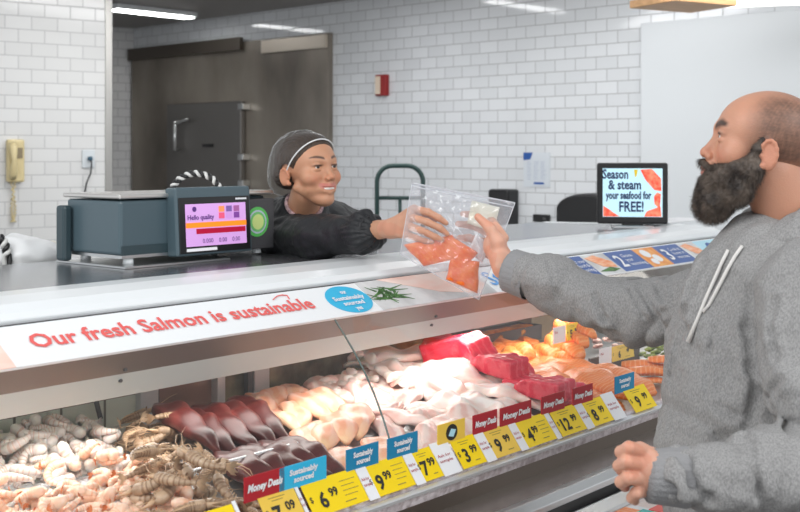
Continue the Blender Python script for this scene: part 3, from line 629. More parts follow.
# ---- shrimp
def shrimp_mesh(name, m_, R=.021, arc=3.6, r0=.0095, legs=False, tail=True, mt=None, band=None):
    mb = MB(); n_ = 43; pts = []; rs = []; seg = 7
    for i in range(n_):
        t = i/(n_-1); a_ = arc*t; rr = R*(1+.35*t); f = ((t-.3)/.7*seg) % 1 if t > .3 else 0
        pts.append((rr*math.cos(a_), rr*math.sin(a_), r0))
        base = (.62+.38*min(1, t/.12)) if t < .3 else (1-.66*((t-.3)/.7)**1.1)
        rs.append(r0*base*(1+(.20 if legs else .13)*(f-.5) if t > .3 else 1)*(.35 if i == 0 else .75 if i == 1 else 1))
    mb.tube(pts, rs, 12)
    if band:
        for i in range(n_-1):
            t = i/(n_-1)
            if (t > .3 and ((t-.3)/.7*seg) % 1 > .72) or (.27 < t < .31):
                for j in range(12): mb.m[i*12+j] = 2
    # flatten sideways a little so that the body is deeper than wide
    mb.v = [(x, y, r0+(z-r0)*.86) for x, y, z in mb.v]
    if tail:
        e_ = Vector(pts[-1]); tn_ = (e_-Vector(pts[-3])).normalized(); sd = Vector((0, 0, 1)); sc2 = 1.7 if legs else 1.
        mb.mi = 1
        for s_ in (-1, -.45, .45, 1):
            d_ = (tn_+sd*.6*s_).normalized(); b_ = e_-tn_*.002; w2 = sd*.003*sc2; q_ = tn_.cross(sd)*.001
            mb.add([b_+q_, b_+d_*.009*sc2+w2, b_+d_*.016*sc2, b_+d_*.009*sc2-w2, b_-q_], [(0, 1, 2, 3), (4, 3, 2, 1)])
        mb.mi = 0
    if legs:
        mb.mi = 1
        for i in range(3, 34, 3):
            c_ = Vector(pts[i]); inn = (Vector((0, 0, c_.z))-c_).normalized()
            for z_ in (-1, 1): mb.tube([c_+Vector((0, 0, z_*.005)), c_+inn*.014+Vector((.001, 0, z_*.009)), c_+inn*.022+Vector((.004, .003, z_*.006))], [.0016, .0011, .0004], 5)
        for s_ in (-1, 1): mb.tube([pts[0], (R+.006, -.03, r0+s_*.006), (R-.002, -.06, r0+s_*.014), (R-.02, -.085, r0+s_*.016)], [.0012, .0009, .0006, .0003], 5)
        mb.tube([pts[1], (R+.008, -.012, r0), (R+.012, -.028, r0)], [r0*.5, r0*.28, .0006], 8)
        for s_ in (-1, 1): mb.mi = 2; mb.tube([(R+.002, .004, r0+s_*.006), (R+.004, .002, r0+s_*.0115)], [.0022, .0018], 8)
        mb.mi = 0
    me = bpy.data.meshes.new(name); me.from_pydata([tuple(v) for v in mb.v], [], mb.f); me.update(); me.polygons.foreach_set('use_smooth', [True]*len(mb.f)); me.polygons.foreach_set('material_index', mb.m)
    me.materials.append(m_); me.materials.append(mt or m_); me.materials.append(band or m_); return me
raw_m = mat('raw_shrimp', (.84, .77, .71), .28, sss=.2, coat=.3, color2=(.70, .63, .58), vscale=40, bump=.15, bscale=120)
cook_m = mat('cooked_shrimp', (.92, .72, .58), .3, sss=.2, coat=.3, color2=(.91, .52, .34), vscale=35, bump=.12, bscale=120)
tailo = mat('shrimp_tail', (.80, .22, .06), .35, coat=.3)
bband = mat('prawn_band', (.30, .18, .10), .35, coat=.3)
brown_m = mat('prawn_shell', (.58, .42, .28), .35, coat=.3, color2=(.36, .23, .14), vscale=30, bump=.3, bscale=150)
blegs = mat('prawn_legs', (.62, .42, .26), .4)
rawp = [shrimp_mesh('raw_%d' % i, raw_m, R=[.016, .021, .026][i], arc=[4.1, 3.4, 2.7][i], r0=.0140, mt=raw_m, band=mat('raw_band', (.66, .48, .40), .35)) for i in range(3)]
cookp = [shrimp_mesh('cooked_%d' % i, cook_m, R=[.013, .015, .017][i], arc=[4.5, 4.1, 3.6][i], r0=.0125, mt=tailo, band=mat('cooked_band', (.90, .50, .32), .35)) for i in range(3)]
brownp = [shrimp_mesh('prawn_%d' % i, brown_m, R=[.030, .040, .052][i], arc=[2.5, 1.9, 1.4][i], r0=.0130, legs=True, mt=blegs, band=bband) for i in range(3)]
def pile(n_, region, protos, name, L_, T_, label, cat, group, tl=.5, sink=.35, lift=0):
    k_ = 0; tries = 0
    while k_ < n_ and tries < n_*30:
        tries += 1; v = random.uniform(-.42, .36); a_ = random.uniform(-.5, .6)
        if not region(a_, v): continue
        ang = random.uniform(0, 6.28); z = drop(fill_a(v, a_), v, L_, L_, T_, ang, sink=sink, fill=.75, lift=lift)
        put(name, protos[k_ % len(protos)], a_, v, ang, z, label, cat, group, tilt=(random.gauss(0, tl), random.gauss(0, tl*.6))); k_ += 1
def pa(px, py, z=.97):
    Y = (H-z)*F/(py-HY); p_ = Vector(((px-400)/F*Y, Y, 0))-O; u, v = p_.dot(D), p_.dot(N); return u-SH*v, v
for v in np.arange(-.42, .36, .01):      # ice bed under the shrimp
    for u in np.arange(-.8, .62, .01):
        a_ = u-SH*v
        if a_ < .30: hm.a[hm.ij(u, v)] = .016+.012*max(0, math.sin((a_+.5)*4))
ice = mat('crushed_ice', (.8, .84, .86), .25, bump=1., bscale=90, sss=.1)
mb = MB(); gx = 40; gy = 24; vs = []
for i in range(gx+1):
    for j in range(gy+1):
        v = -.44+.8*j/gy; a_ = -.7+1.0*i/gx; edge = 0 if i in (0, gx) or j in (0, gy) else 1
        vs.append((a_+SH*v, v, deckz(v)+.001+edge*(.012+.006*random.random())))
mb.add(vs, [(i*(gy+1)+j, (i+1)*(gy+1)+j, (i+1)*(gy+1)+j+1, i*(gy+1)+j+1) for i in range(gx) for j in range(gy)])
o = mb.build('crushed_ice', ice, None, smooth=True, M0=MK); tag(o, 'bed of white crushed ice beneath the shrimp piles', 'ice', kind='stuff')
rawreg = lambda a_, v: a_ < .30 and v > .06-.12*max(0, a_)
cookreg = lambda a_, v: a_ < .36 and v <= .10-.2*max(0, a_)
brownreg = lambda a_, v: .32 < a_ < .45 and v < .27
pile(150, lambda a, v: rawreg(a, v) and a > -.22, rawp, 'raw_shrimp', .055, .022, 'grey-white peeled raw shrimp in the heap beside the brown prawns', 'shrimp', 'raw shrimp heap')
pile(150, lambda a, v: cookreg(a, v) and a > -.12 and v > -.33, cookp, 'cooked_shrimp', .048, .024, 'curled pink cooked shrimp with orange tail in the front heap', 'shrimp', 'cooked shrimp heap')
pile(50, lambda a, v: brownreg(a, v) or (.26 < a < .46 and v < -.12), brownp, 'shell_on_prawn', .085, .028, 'brown shell-on prawn with legs in the pile beside the red fillets', 'prawn', 'brown prawns pile', tl=.35)
# ---- dark red fillets, two rows
reds = [fillet_mesh('red_fillet_%d' % i, .37, .074, .042, red_m, i, p=.8, q=.75, bend=.022, ridge=.06, arc=.01) for i in range(3)]
for row, (vc, n_, a0, a1) in enumerate(((.10, 5, .44, .71), (-.22, 5, .50, .70))):
    for i in range(n_):
        a_ = a0+(a1-a0)*(i+.5)/n_; ang = CR+.10+random.uniform(-.06, .06)
        z = drop(fill_a(vc, a_), vc, .34, .06, .034, ang, sink=.3, lift=(.012 if row == 0 else 0))
        put('red_fish_fillet', reds[i % 3], a_, vc+random.uniform(-.01, .01), ang, z, 'glossy dark red fish fillet, %s from the prawns in the %s row' % (ORD[i], 'back' if row == 0 else 'front'), 'fish fillet', 'dark red fillets beside the prawns', tilt=(.06, .15))
# ---- pink orange fillets
pk = [fillet_mesh('pink_fillet_%d' % i, .23, .085, .03, pinkf_m, 10+i, p=1.0, q=.6, bend=.012) for i in range(3)]
k_ = 0
for row, (vc, n_, a0, a1) in enumerate(((.27, 3, .745, .92), (.10, 4, .735, .93), (-.08, 4, .73, .93), (-.27, 4, .72, .94))):
    for i in range(n_):
        a_ = a0+(a1-a0)*(i+.5)/n_; ang = CR+random.uniform(-.35, .2)
        z = drop(fill_a(vc, a_), vc, .22, .08, .03, ang, sink=.45)
        put('pink_fish_fillet', pk[k_ % 3], a_, vc, ang, z, 'pale orange-pink fish fillet, %s of the %s row from the back' % (ORD[i], ORD[row]), 'fish fillet', 'orange-pink fillets beside the dark red ones', tilt=(random.uniform(-.08, .12), random.uniform(-.2, .2))); k_ += 1
# ---- white / pink flesh
wk = [fillet_mesh('white_fillet_%d' % i, .30, .105, .030, cod_m, 20+i, p=[.7, 1, 1.3][i], q=.5, bend=.014, wob=.0055, ridge=.15) for i in range(3)]
pp = [fillet_mesh('pale_fillet_%d' % i, .22, .080, .026, codp_m, 30+i, p=[.7, 1, 1.4][i], q=.5, bend=.010, wob=.0055) for i in range(3)]
k_ = 0
for row, (vc, n_, a0, a1) in enumerate(((.27, 5, .97, 1.30), (.14, 5, .96, 1.30), (.0, 5, .95, 1.28), (-.14, 5, .95, 1.26), (-.28, 5, .95, 1.24))):
    for i in range(n_):
        a_ = a0+(a1-a0)*(i+.5)/n_; ang = CR+random.uniform(-.9, .5)
        z = drop(fill_a(vc, a_), vc, .2, .08, .034, ang, sink=.4)
        put('pale_pink_fish_fillet', pp[k_ % 3], a_, vc, ang, z, 'pale pink raw fish piece, %s along the %s row from the back' % (ORD[i], ORD[row]), 'fish fillet', 'pale pink fish pieces in the middle pile', tilt=(random.uniform(-.15, .15), random.uniform(-.3, .3))); k_ += 1
k_ = 0
for row, (vc, n_, a0, a1) in enumerate(((.22, 3, 1.24, 1.44), (.03, 3, 1.24, 1.45), (-.18, 3, 1.22, 1.44))):
    for i in range(n_):
        a_ = a0+(a1-a0)*(i+.5)/n_; ang = CR+.45+random.uniform(-.12, .12)
        z = drop(fill_a(vc, a_), vc, .29, .10, .036, ang, sink=.3)
        put('white_fish_fillet', wk[k_ % 3], a_, vc, ang, z, 'large white fish fillet, %s along the %s row beside the tuna' % (ORD[i], ORD[row]), 'fish fillet', 'large white fillets beside the tuna', tilt=(random.uniform(.0, .1), random.uniform(-.1, .25))); k_ += 1
ang = CR+1.1; z = drop(fill_a(.25, 1.32), .25, .3, .1, .036, ang, sink=.2)
put('white_fish_fillet', wk[1], 1.32, .25, ang, z, 'long white fish fillet lying across the top of the white pile', 'fish fillet', 'large white fillets beside the tuna', tilt=(-.05, .1), sc_=1.1)
# ---- small pale pieces heaped at the back
bit = [fillet_mesh('bit_%d' % i, .06, .035, .026, m_, 40+i, q=.5, wob=.002, ns=12, nt=10) for i, m_ in enumerate((cod_m, codp_m, cod_m))]
for i in range(26):
    v = random.uniform(.10, .34); a_ = random.uniform(1.0, 1.22); ang = random.uniform(0, 6.28)
    z = drop(fill_a(v, a_), v, .05, .03, .026, ang, sink=.4)
    put('monkfish_piece', bit[i % 3], a_, v, ang, z, 'small rounded white and pink fish chunk heaped behind the pale fillets', 'fish chunk', 'small fish chunks heaped at the back', tilt=(random.uniform(-.5, .5), 0))
# ---- tuna
def block_mesh(name, half, cut, m_, seed):
    h_ = np.array(half, np.float32); c_ = np.array(cut[:3], np.float32); c_ /= np.linalg.norm(c_)
    def f(p):
        q = p-np.array([0, 0, h_[2]], np.float32); a_ = np.abs(q)-(h_-.007); d = nrm(np.maximum(a_, 0))+np.minimum(a_.max(1), 0)-.007
        return np.maximum(d, q@c_-cut[3])+.0016*wn(p, 60, seed)+.0008*wn(p, 170, seed+1)
    v_, f_ = nets(f, -h_*1.2-.01, np.array([h_[0]*1.2, h_[1]*1.2, h_[2]*2.2])+.01, .0038)
    me = bpy.data.meshes.new(name); me.from_pydata(v_.tolist(), [], f_.tolist()); me.polygons.foreach_set('use_smooth', [True]*len(f_)); me.materials.append(m_); return me
tn = [block_mesh('tuna_%d' % i, h_, c_, tuna_m, 50+i) for i, (h_, c_) in enumerate((((.075, .040, .032), (.5, .25, .85, .030)), ((.085, .036, .027), (-.35, .3, .85, .024)), ((.055, .042, .036), (.6, -.3, .7, .034))))]
for i, (a_, v, da, s_, tl) in enumerate(((1.455, .11, .9, 1.1, -.25), (1.54, .13, 1.2, .95, .1), (1.56, .04, .5, 1.0, -.15), (1.49, .02, -.1, 1.1, .1), (1.475, -.10, .2, 1, .05), (1.56, -.08, .9, 1.05, 0), (1.53, -.22, .6, 1.1, .05), (1.48, -.30, .25, .95, 0), (1.57, -.32, .5, .95, 0))):
    ang = CR+da; z = drop(fill_a(v, a_), v, .15*s_, .08*s_, .055, ang, sink=.05, lift=.006)
    put('tuna_loin', tn[i % 3], a_, v, ang, z, ['bright red tuna block at the back corner standing tallest', 'red tuna block at the back next to the salmon', 'red tuna block tilted against the back ones', 'deep red tuna block in the middle behind the white fillets', 'red tuna block beside the white fillets', 'red tuna block beside the orange salmon', 'long red tuna block towards the price tags', 'red tuna block nearest the price tags', 'red tuna block behind the 12.99 tag'][i], 'tuna block', 'red tuna blocks', tilt=(tl, .15), sc_=s_)
# ---- salmon sides
sm = [fillet_mesh('salmon_%d' % i, .34, .12, .034, salm_m, 60+i, p=.8, q=.42, bend=.012) for i in range(2)]
k_ = 0
for row, (vc, n_) in enumerate(((.02, 3), (-.14, 3), (-.30, 3))):
    for i in range(n_):
        a_ = 1.665+.085*i; ang = CR+.12+random.uniform(-.1, .1)
        z = drop(fill_a(vc, a_), vc, .30, .10, .034, ang, sink=.3)
        put('salmon_fillet', sm[k_ % 2], a_, vc, ang, z, 'orange salmon fillet with pale fat lines, %s of the %s row from back' % (ORD[i], ORD[row]), 'salmon fillet', 'orange salmon fillets beside the tuna', tilt=(.03, .2), sc_=.9); k_ += 1
# ---- salmon portions heap behind
spm = [fillet_mesh('portion_%d' % i, .12, .07, .05, salp_m, 70+i, q=.25, blunt=.6, bend=.006) for i in range(3)]
for i in range(16):
    a_ = 1.66+.27*((i % 8)/7.)+random.uniform(-.01, .01); v = .20-.11*(i//8)+random.uniform(-.01, .01); ang = CR+random.uniform(-.4, .3)
    z = drop(fill_a(v, a_), v, .11, .065, .045, ang, sink=.55)
    put('salmon_portion', spm[i % 3], a_, v, ang, z, 'thick orange salmon portion, %s of the %s row beneath the 5.99 tag' % (ORD[i % 8], ['back', 'front'][i//8]), 'salmon portion', 'salmon portions heaped behind the fillets', tilt=(random.uniform(-.3, .1), random.uniform(-.2, .2)))
for i in range(9):
    a_ = 1.885+.028*(i % 5)+.01*(i//5); v = .04-.075*(i//5)+random.uniform(-.01, .01); ang = CR+random.uniform(-.3, .3)
    z = drop(fill_a(v, a_), v, .11, .06, .04, ang, sink=.2)
    put('seasoned_salmon_portion', spm[i % 3], a_, v, ang, z, 'seasoned salmon portion between the 5.99 and 6.99 tags, %s of the %s line' % (ORD[i % 5], ['back', 'front'][i//5]), 'salmon portion', 'seasoned portions between the small tags', tilt=(random.uniform(-.2, .2), random.uniform(-.2, .2)), sc_=.9)
# ---- tray with marinated fish and box behind it
def box_tray(a0, a1, v0, v1, z0, h, name, label, m_, t=.006):
    uc = (a0+a1)/2+SH*(v0+v1)/2; e = empty(name, K(uc, (v0+v1)/2, z0), CA, label, 'tray'); L2 = (a1-a0)/2; W2 = (v1-v0)/2
    MB().box((-L2, -W2, 0), (L2, W2, t)).build('tray_base', m_, e)
    MB().box((-L2, -W2, 0), (L2, -W2+t, h)).box((-L2, W2-t, 0), (L2, W2, h)).box((-L2, -W2, 0), (-L2+t, W2, h)).box((L2-t, -W2, 0), (L2, W2, h)).build('tray_sides', m_, e)
    return e
dk = mat('dark_tray', (.11, .08, .07), .5)
box_tray(1.72, 2.07, .275, .375, .965, .05, 'fish_tray', 'dark tray of orange marinated fish at the back of the case', dk)
mm = [fillet_mesh('marinated_%d' % i, .12, .06, .03, mari_m, 80+i, q=.5) for i in range(2)]
for i in range(7):
    a_ = 1.76+.045*i; z = .985+.004*(i % 2)
    put('marinated_fillet', mm[i % 2], a_, .322, .2+.3*(i % 3), z, 'deep orange marinated fish piece, %s in the dark tray' % ORD[i], 'fish piece', 'marinated fish in the dark tray')
cart = mat('carton', (.42, .30, .18), .6, var=.2, vscale=10)
e = empty('produce_box', K(U(545, .36), .36, .945), CA, 'brown cardboard box behind the dark tray of marinated fish', 'box')
MB().box((-.13, -.03, 0), (.16, .03, .13)).build('carton', cart, e)
text('SEAFOOD', -.1, .085, .03, M['ink'], e, 'lettering', y=-.031)
for i, (c_, nm_, cc) in enumerate((((.8, .75, .2), 'lemon_wedge', 'yellow lemon half'), ((.75, .05, .03), 'red_pepper', 'red pepper'), ((.12, .25, .05), 'lime', 'green lime'))):
    s1 = S(); s1.ell((0, 0, .025), (.032, .028, .026)); s1.sph((.028, 0, .025), .008, k=.01)
    v_, f_ = nets(s1, (-.05, -.05, -.01), (.05, .05, .07), .005)
    o = npmesh(nm_, [(v_, f_)], mat(nm_, c_, .35), None); o.location = K(U(563+14*i, .30), .30, 1.03-.008*i); tag(o, '%s resting near the cardboard box at the back' % cc, 'produce')
    hm.a[hm.ij(U(563+14*i, .30), .30)] = .05
# back tier divider + tags 5.99, 6.99
e = empty('shelf_divider', K(1.86, -.125, .945), CA, 'dark brown divider strip between salmon and the farther trays', 'divider'); e.rotation_euler = (0, 0, CA)
MB().box((.0, -.004, 0), (.30, .004, .045)).build('strip', dk, e); MB().box((.0, -.02, 0), (.30, .004, .004)).build('foot', dk, e)
price_tag(567, 580, '5', '99', None, 'small yellow price tag reading 5.99 standing among salmon portions', v=-.03, z0=1.03, h=.05, gap=None, tl=.1)
price_tag(612, 634, '6', '99', None, 'small pale price tag reading 6.99 on the dark divider strip', v=-.165, z0=.975, h=.045, gap=None, dull=True, tl=.1)
for p0, v_, z_, lab in ((553, -.032, 1.03, 'white paper slip beside the small 5.99 tag'), (599, -.167, .975, 'white paper slip on the brown divider strip')):
    u_ = U(p0, v_); e = empty('paper_slip', K(u_, v_, z_), CA, lab, 'paper slip'); MB().box((0, -.001, 0), (U(p0+13, v_)-u_-.004, 0, .05)).build('paper', M['paper'], e); text('Ask', .006, .03, .012, M['redtop'], e, 'lettering', y=-.002)
# thin fillets beyond, and clams, green mussels
thin = fillet_mesh('thin_fillet', .20, .07, .02, salm_m, 90, q=.5)
for i, (a_, v) in enumerate(((1.97, -.28), (2.03, -.22), (2.05, -.34), (2.10, -.28), (2.15, -.36))):
    ang = CR+.9; z = drop(fill_a(v, a_), v, .19, .06, .02, ang, sink=.2, lift=.012)
    put('thin_salmon_fillet', thin, a_, v, ang, z, 'thin orange salmon fillet near the grey sleeve, %s from the 9.99 tag' % ORD[i], 'salmon fillet', 'thin salmon fillets near the sleeve')
def shell_mesh(name, m_, L_=.03):
    s1 = S(); s1.ell((0, 0, L_*.4), (L_, L_*.75, L_*.4)); v_, f_ = nets(s1, (-L_*1.3,)*3, (L_*1.3,)*3, L_/6); me = bpy.data.meshes.new(name); me.from_pydata(v_.tolist(), [], f_.tolist()); me.polygons.foreach_set('use_smooth', [True]*len(f_)); me.materials.append(m_); return me
clam = shell_mesh('clam', mat('clamshell', (.75, .55, .48), .4, color2=(.30, .12, .1), vscale=30), .02)
mus = shell_mesh('mussel', mat('greenshell', (.42, .5, .14), .35, color2=(.06, .1, .02), vscale=45), .018)
for i in range(34):
    a_ = random.uniform(2.1, 2.45); v = random.uniform(-.10, .10); ang = random.uniform(0, 6)
    z = drop(fill_a(v, a_), v, .035, .03, .016, ang, lift=.03)
    put('clam', clam, a_, v, ang, z, 'small mottled pink and white clam beyond the divider strip', 'clam', 'clams beyond the divider strip', tilt=(random.uniform(-.4, .4), 0))
for i in range(44):
    a_ = random.uniform(2.19, 2.5); v = random.uniform(-.25, -.11); ang = random.uniform(0, 6)
    z = drop(fill_a(v, a_), v, .035, .03, .016, ang, lift=.025)
    put('green_mussel', mus, a_, v, ang, z, 'small green shelled mussel in the heap near the grey sleeve', 'mussel', 'green mussels in the heap', tilt=(random.uniform(-.4, .4), 0))
#@@COUNTER
# ================================================================ SCALE, SCREEN, THINGS ON THE COUNTER
ZT = 1.31
sx, sy = .655, .54
e = empty('counter_scale', K(sx, sy, ZT), CA, 'dark slate price scale with steel top and glowing pink screen', 'scale')
W_, Dp, Hh = .530, .24, .184
MB().box((-.02, -.05, .001), (W_*.62, .26, .006)).build('tray_stand', M['steel'], e)
for x_ in (.02, W_-.06):
    for y_ in (.02, Dp-.03): MB().tube([(x_+.02, y_, .006), (x_+.02, y_, .022)], .014, 12).build('foot', M['white'], e, True)
MB().box((.0, 0, .03), (W_*.34, Dp, Hh-.012)).build('housing', M['slate'], e, bevel=.008)
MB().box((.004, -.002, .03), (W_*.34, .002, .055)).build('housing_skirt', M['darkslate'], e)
MB().box((W_*.30, .03, .02), (W_, Dp, Hh-.012)).build('rear_housing', M['slate'], e, bevel=.006)
MB().box((-.006, -.006, Hh-.008), (W_+.004, Dp+.01, Hh+.004)).build('weighing_plate', mat('plate_steel', (.66, .64, .61), .3, .9), e, bevel=.004)
MB().box((.004, -.002, .022), (W_, Dp, .030)).build('steel_base', M['steel'], e)
MB().box((-.032, .205, .006), (-.004, .245, .155)).build('side_grip', M['darkslate'], e, bevel=.008)
# display
u0, u1 = .150, .416
dT = Matrix.Translation((0, -.045, .02)) @ Matrix.Rotation(-.06, 4, 'X')
dp = MB().box((u0, 0, 0), (u1, .045, .184), dT).build('display_unit', M['slate'], e, bevel=.006)
MB().box((u0+.008, -.003, .006), (u1-.008, 0, .156), dT).build('display_bezel', M['black'], dp, bevel=.002)
def scr(x0, x1, z0, z1, name, c, em=1., y=-.0045, d=dp): return MB().box((x0, y, z0), (x1, y+.0008, z1), dT).build(name, mat(name, c, .4, emit=em), d)
s0, s1_, z0, z1 = u0+.028, u1-.024, .024, .138
scr(s0, s1_, z0, z1, 'screen', (.55, .30, .62), .5)
scr(s0, s1_, z0+.050, z0+.064, 'orange_bar', (.9, .22, .01), .6, y=-.0055)
scr(s0+.035, s1_-.004, z0+.033, z0+.047, 'red_bar', (.4, .0, .03), .4, y=-.0055)
scr(s0, s0+.105, z0-.013, z0-.005, 'status_strip', (.6, .6, .62), .5, y=-.0055)
dark = mat('screen_ink', (.12, .03, .25), .4)
text('Hello quality', s0+.006, z0+.072, .018, dark, dp, 'screen_lettering', y=-.006, T=dT, bold=.0004)
text('0.000', s0+.055, z0+.008, .017, dark, dp, 'screen_lettering', y=-.006, T=dT)
text('0.00', s0+.112, z0+.008, .017, dark, dp, 'screen_lettering', y=-.006, T=dT); text('0.00', s0+.160, z0+.008, .017, dark, dp, 'screen_lettering', y=-.006, T=dT)
MB().poly([(s0+.03+.007*math.cos(t), z0+.100+.007*math.sin(t)) for t in np.linspace(0, 6.28, 15)[:-1]], .0005, dT @ Matrix.Translation((0, -.006, 0))).build('screen_logo', dark, dp)
for i, c_ in enumerate(((.9, .3, .1), (.2, .1, .35), (.35, .1, .3), (.8, .1, .2), (.6, .3, .7), (.2, .05, .3))):
    x_ = s0+.115+.027*(i % 3); z_ = z0+.088-.018*(i//3)+.01
    MB().box((x_, -.006, z_-.008), (x_+.02, -.0055, z_+.008), dT).build('screen_icon', mat('icon%d' % i, c_, .4, emit=.3), dp)
MB().box((u1-.06, -.005, .146), (u1-.02, -.004, .151), dT).build('top_strip', M['paper'], dp)
rb = MB().box((u1+.002, -.01, .02), (W_+.002, .04, .164)).build('side_block', mat('charcoal', (.07, .07, .075), .5, bump=.2, bscale=200), e, bevel=.003)
def disc(cx_, cz_, r_, name, m_, y, par): return MB().poly([(cx_+r_*math.cos(t), cz_+r_*math.sin(t)) for t in np.linspace(0, 2*math.pi, 33)[:-1]], .0006, Matrix.Translation((0, y, 0))).build(name, m_, par)
dc = (u1+W_)/2-.008
st = disc(dc, .098, .043, 'green_sticker', mat('stgreen', (.12, .55, .12), .5), -.012, rb)
disc(dc, .098, .034, 'sticker_ring', mat('stlilac', (.55, .62, .72), .5), -.013, st); disc(dc, .098, .029, 'sticker_ring', mat('stgreen2', (.2, .6, .2), .5), -.0138, st)
disc(dc, .098, .022, 'sticker_centre', mat('stlime', (.7, .85, .3), .5), -.0146, st)
# twisted rope loop behind the scale
def rope(name, pts, r_, label):
    e_ = empty(name, pts[len(pts)//2], 0, label, 'cord'); b_ = Vector(pts[len(pts)//2])
    for ph_, m_, nm_ in ((0, mat('rope_white', (.7, .7, .68), .5), 'white_strand'), (math.pi, M['black'], 'black_strand')):
        out = []; k_ = len(pts)
        for i in range((k_-1)*8):
            t = i/8; a0 = Vector(pts[int(t)]); a1 = Vector(pts[int(t)+1]); p_ = a0.lerp(a1, t-int(t)); tn_ = (a1-a0).normalized()
            s_ = Vector((0, 0, 1)).cross(tn_); s_ = s_.normalized() if s_.length > .1 else Vector((0, 1, 0)); u_ = tn_.cross(s_)
            w_ = i*.52+ph_; out.append(p_+(s_*math.cos(w_)+u_*math.sin(w_))*r_-b_)
        MB().tube(out, r_*.95, 7).build(nm_, m_, e_, True)
c_ = K(.84, .87, 1.31)
cc = P(196, 180, 3.45); a_ = [(cc.x+.078*math.cos(t), cc.y+.0*t, cc.z-.055+.075*math.sin(t)) for t in np.linspace(math.pi*1.02, -.02*math.pi, 15)]
rope('twisted_cord', [(a_[0][0], a_[0][1], 1.32)]+a_+[(a_[-1][0], a_[-1][1], 1.32)], .0055, 'black and white twisted cord looping up behind the scale')
cc = P(0, 255, 3.2); a_ = [(cc.x-.03+.05*math.cos(t), cc.y, cc.z+.06*math.sin(t)) for t in np.linspace(math.pi, 0, 11)]
# back prep table with white wrapped trays and cord
e = empty('prep_table', (-1.25, 3.35, 0), CA, 'steel prep table holding white paper behind the counter', 'table')
MB().box((-.55, -.12, 1.22), (.35, .45, 1.25)).build('tabletop', M['steel'], e)
for x_ in (-.5, .3):
    for y_ in (-.08, .4): MB().tube([(x_, y_, 0), (x_, y_, 1.22)], .02, 10).build('leg', M['steel'], e)
def blob(name, px, py, Y, r, label, cat, m_, seed=0, base=1.25):
    c = P(px, py, Y); s1 = S(); s1.ell((0, 0, r[2]), r)
    f = lambda p_: s1(p_)+.006*wn(p_, 45, seed)
    v_, f_ = nets(f, [-r[0]-.03, -r[1]-.03, -.03], [r[0]+.03, r[1]+.03, 2*r[2]+.03], .007); v_[:, 2] = np.maximum(v_[:, 2], 0)
    o = npmesh(name, [(v_, f_)], m_, None); o.location = (c.x, c.y, base); return tag(o, label, cat)
wp = mat('white_plastic_bag', (.85, .86, .86), .35)
blob('wrapped_tray', 8, 262, 3.3, (.16, .1, .06), 'crumpled white plastic bag on the prep table beside the scale', 'bag', wp, 1)
blob('plastic_bag', 38, 260, 3.35, (.09, .07, .05), 'white wrapped parcel on the prep table nearest the scale', 'parcel', mat('cream_wrap', (.85, .83, .74), .4), 2)
rope('twisted_cord', a_+[(a_[-1][0], a_[-1][1], 1.2)], .007, 'black and white twisted cord at the end of the prep table')
# promotional screen
mw, mh = .276, .215
pc = P(632.5, 224, 4.55); e = empty('promotion_screen', (pc.x, pc.y, ZT), -.12, 'black framed screen inviting shoppers to season and steam seafood', 'screen')
zb = pc.z-ZT
MB().box((-mw/2, 0, zb), (mw/2, .035, zb+.242)).build('frame', M['black'], e, bevel=.008)
sc1 = MB().box((-mw/2+.022, -.003, zb+.028), (mw/2-.022, 0, zb+.22)).build('display', mat('screen_blue', (.52, .78, .88), .3, emit=.35), e)
nv = mat('screen_navy', (.01, .035, .12), .4)
for s_, x_, z_, h_, w_ in (('Season', -.117, .180, .052, .100), ('& steam', -.095, .138, .052, .128), ('your seafood for', -.105, .100, .042, .178), ('FREE!', -.052, .050, .056, .095)):
    text(s_, x_, zb+z_, h_, nv, sc1, 'screen_lettering', width=w_, y=-.005, bold=.0014)
crab = mat('crab_red', (.85, .06, .03), .4, emit=.3, color2=(.95, .35, .2), vscale=60)
mb = MB()
for pl in (((.03, .215), (.075, .218), (.11, .18), (.112, .13), (.085, .135), (.05, .175)), ((.095, .125), (.11, .12), (.105, .06), (.085, .08), (.083, .11)), ((.045, .03), (.112, .03), (.108, .07), (.075, .058), (.055, .05)), ((-.114, .03), (-.05, .03), (-.075, .045), (-.095, .06), (-.114, .072))):
    MB().poly([(x_, zb+z_) for x_, z_ in pl], .0005, Matrix.Translation((0, -.004, 0))).build('crab_picture', crab, sc1)
MB().poly([(.005, zb+.215), (.02, zb+.215), (.016, zb+.19), (.01, zb+.185)], .0005, Matrix.Translation((0, -.004, 0))).build('lemon_picture', M['yellow'], sc1)
MB().box((-.04, .0, zb-.015), (.04, .03, zb+.004)).box((-.015, .01, .01), (.015, .03, zb)).build('neck', M['black'], e)
MB().box((-.08, -.05, 0), (.08, .08, .012)).build('base', M['steel'], e, bevel=.003)
e = empty('paper_sheets', K(U(655, .35), .35, ZT+.012), CA, 'loose white paper sheets lying beside the promotional screen', 'paper')
MB().box((-.18, -.08, 0), (.22, .09, .004)).box((-.1, -.11, .004), (.3, .05, .007)).build('sheets', M['paper'], e)
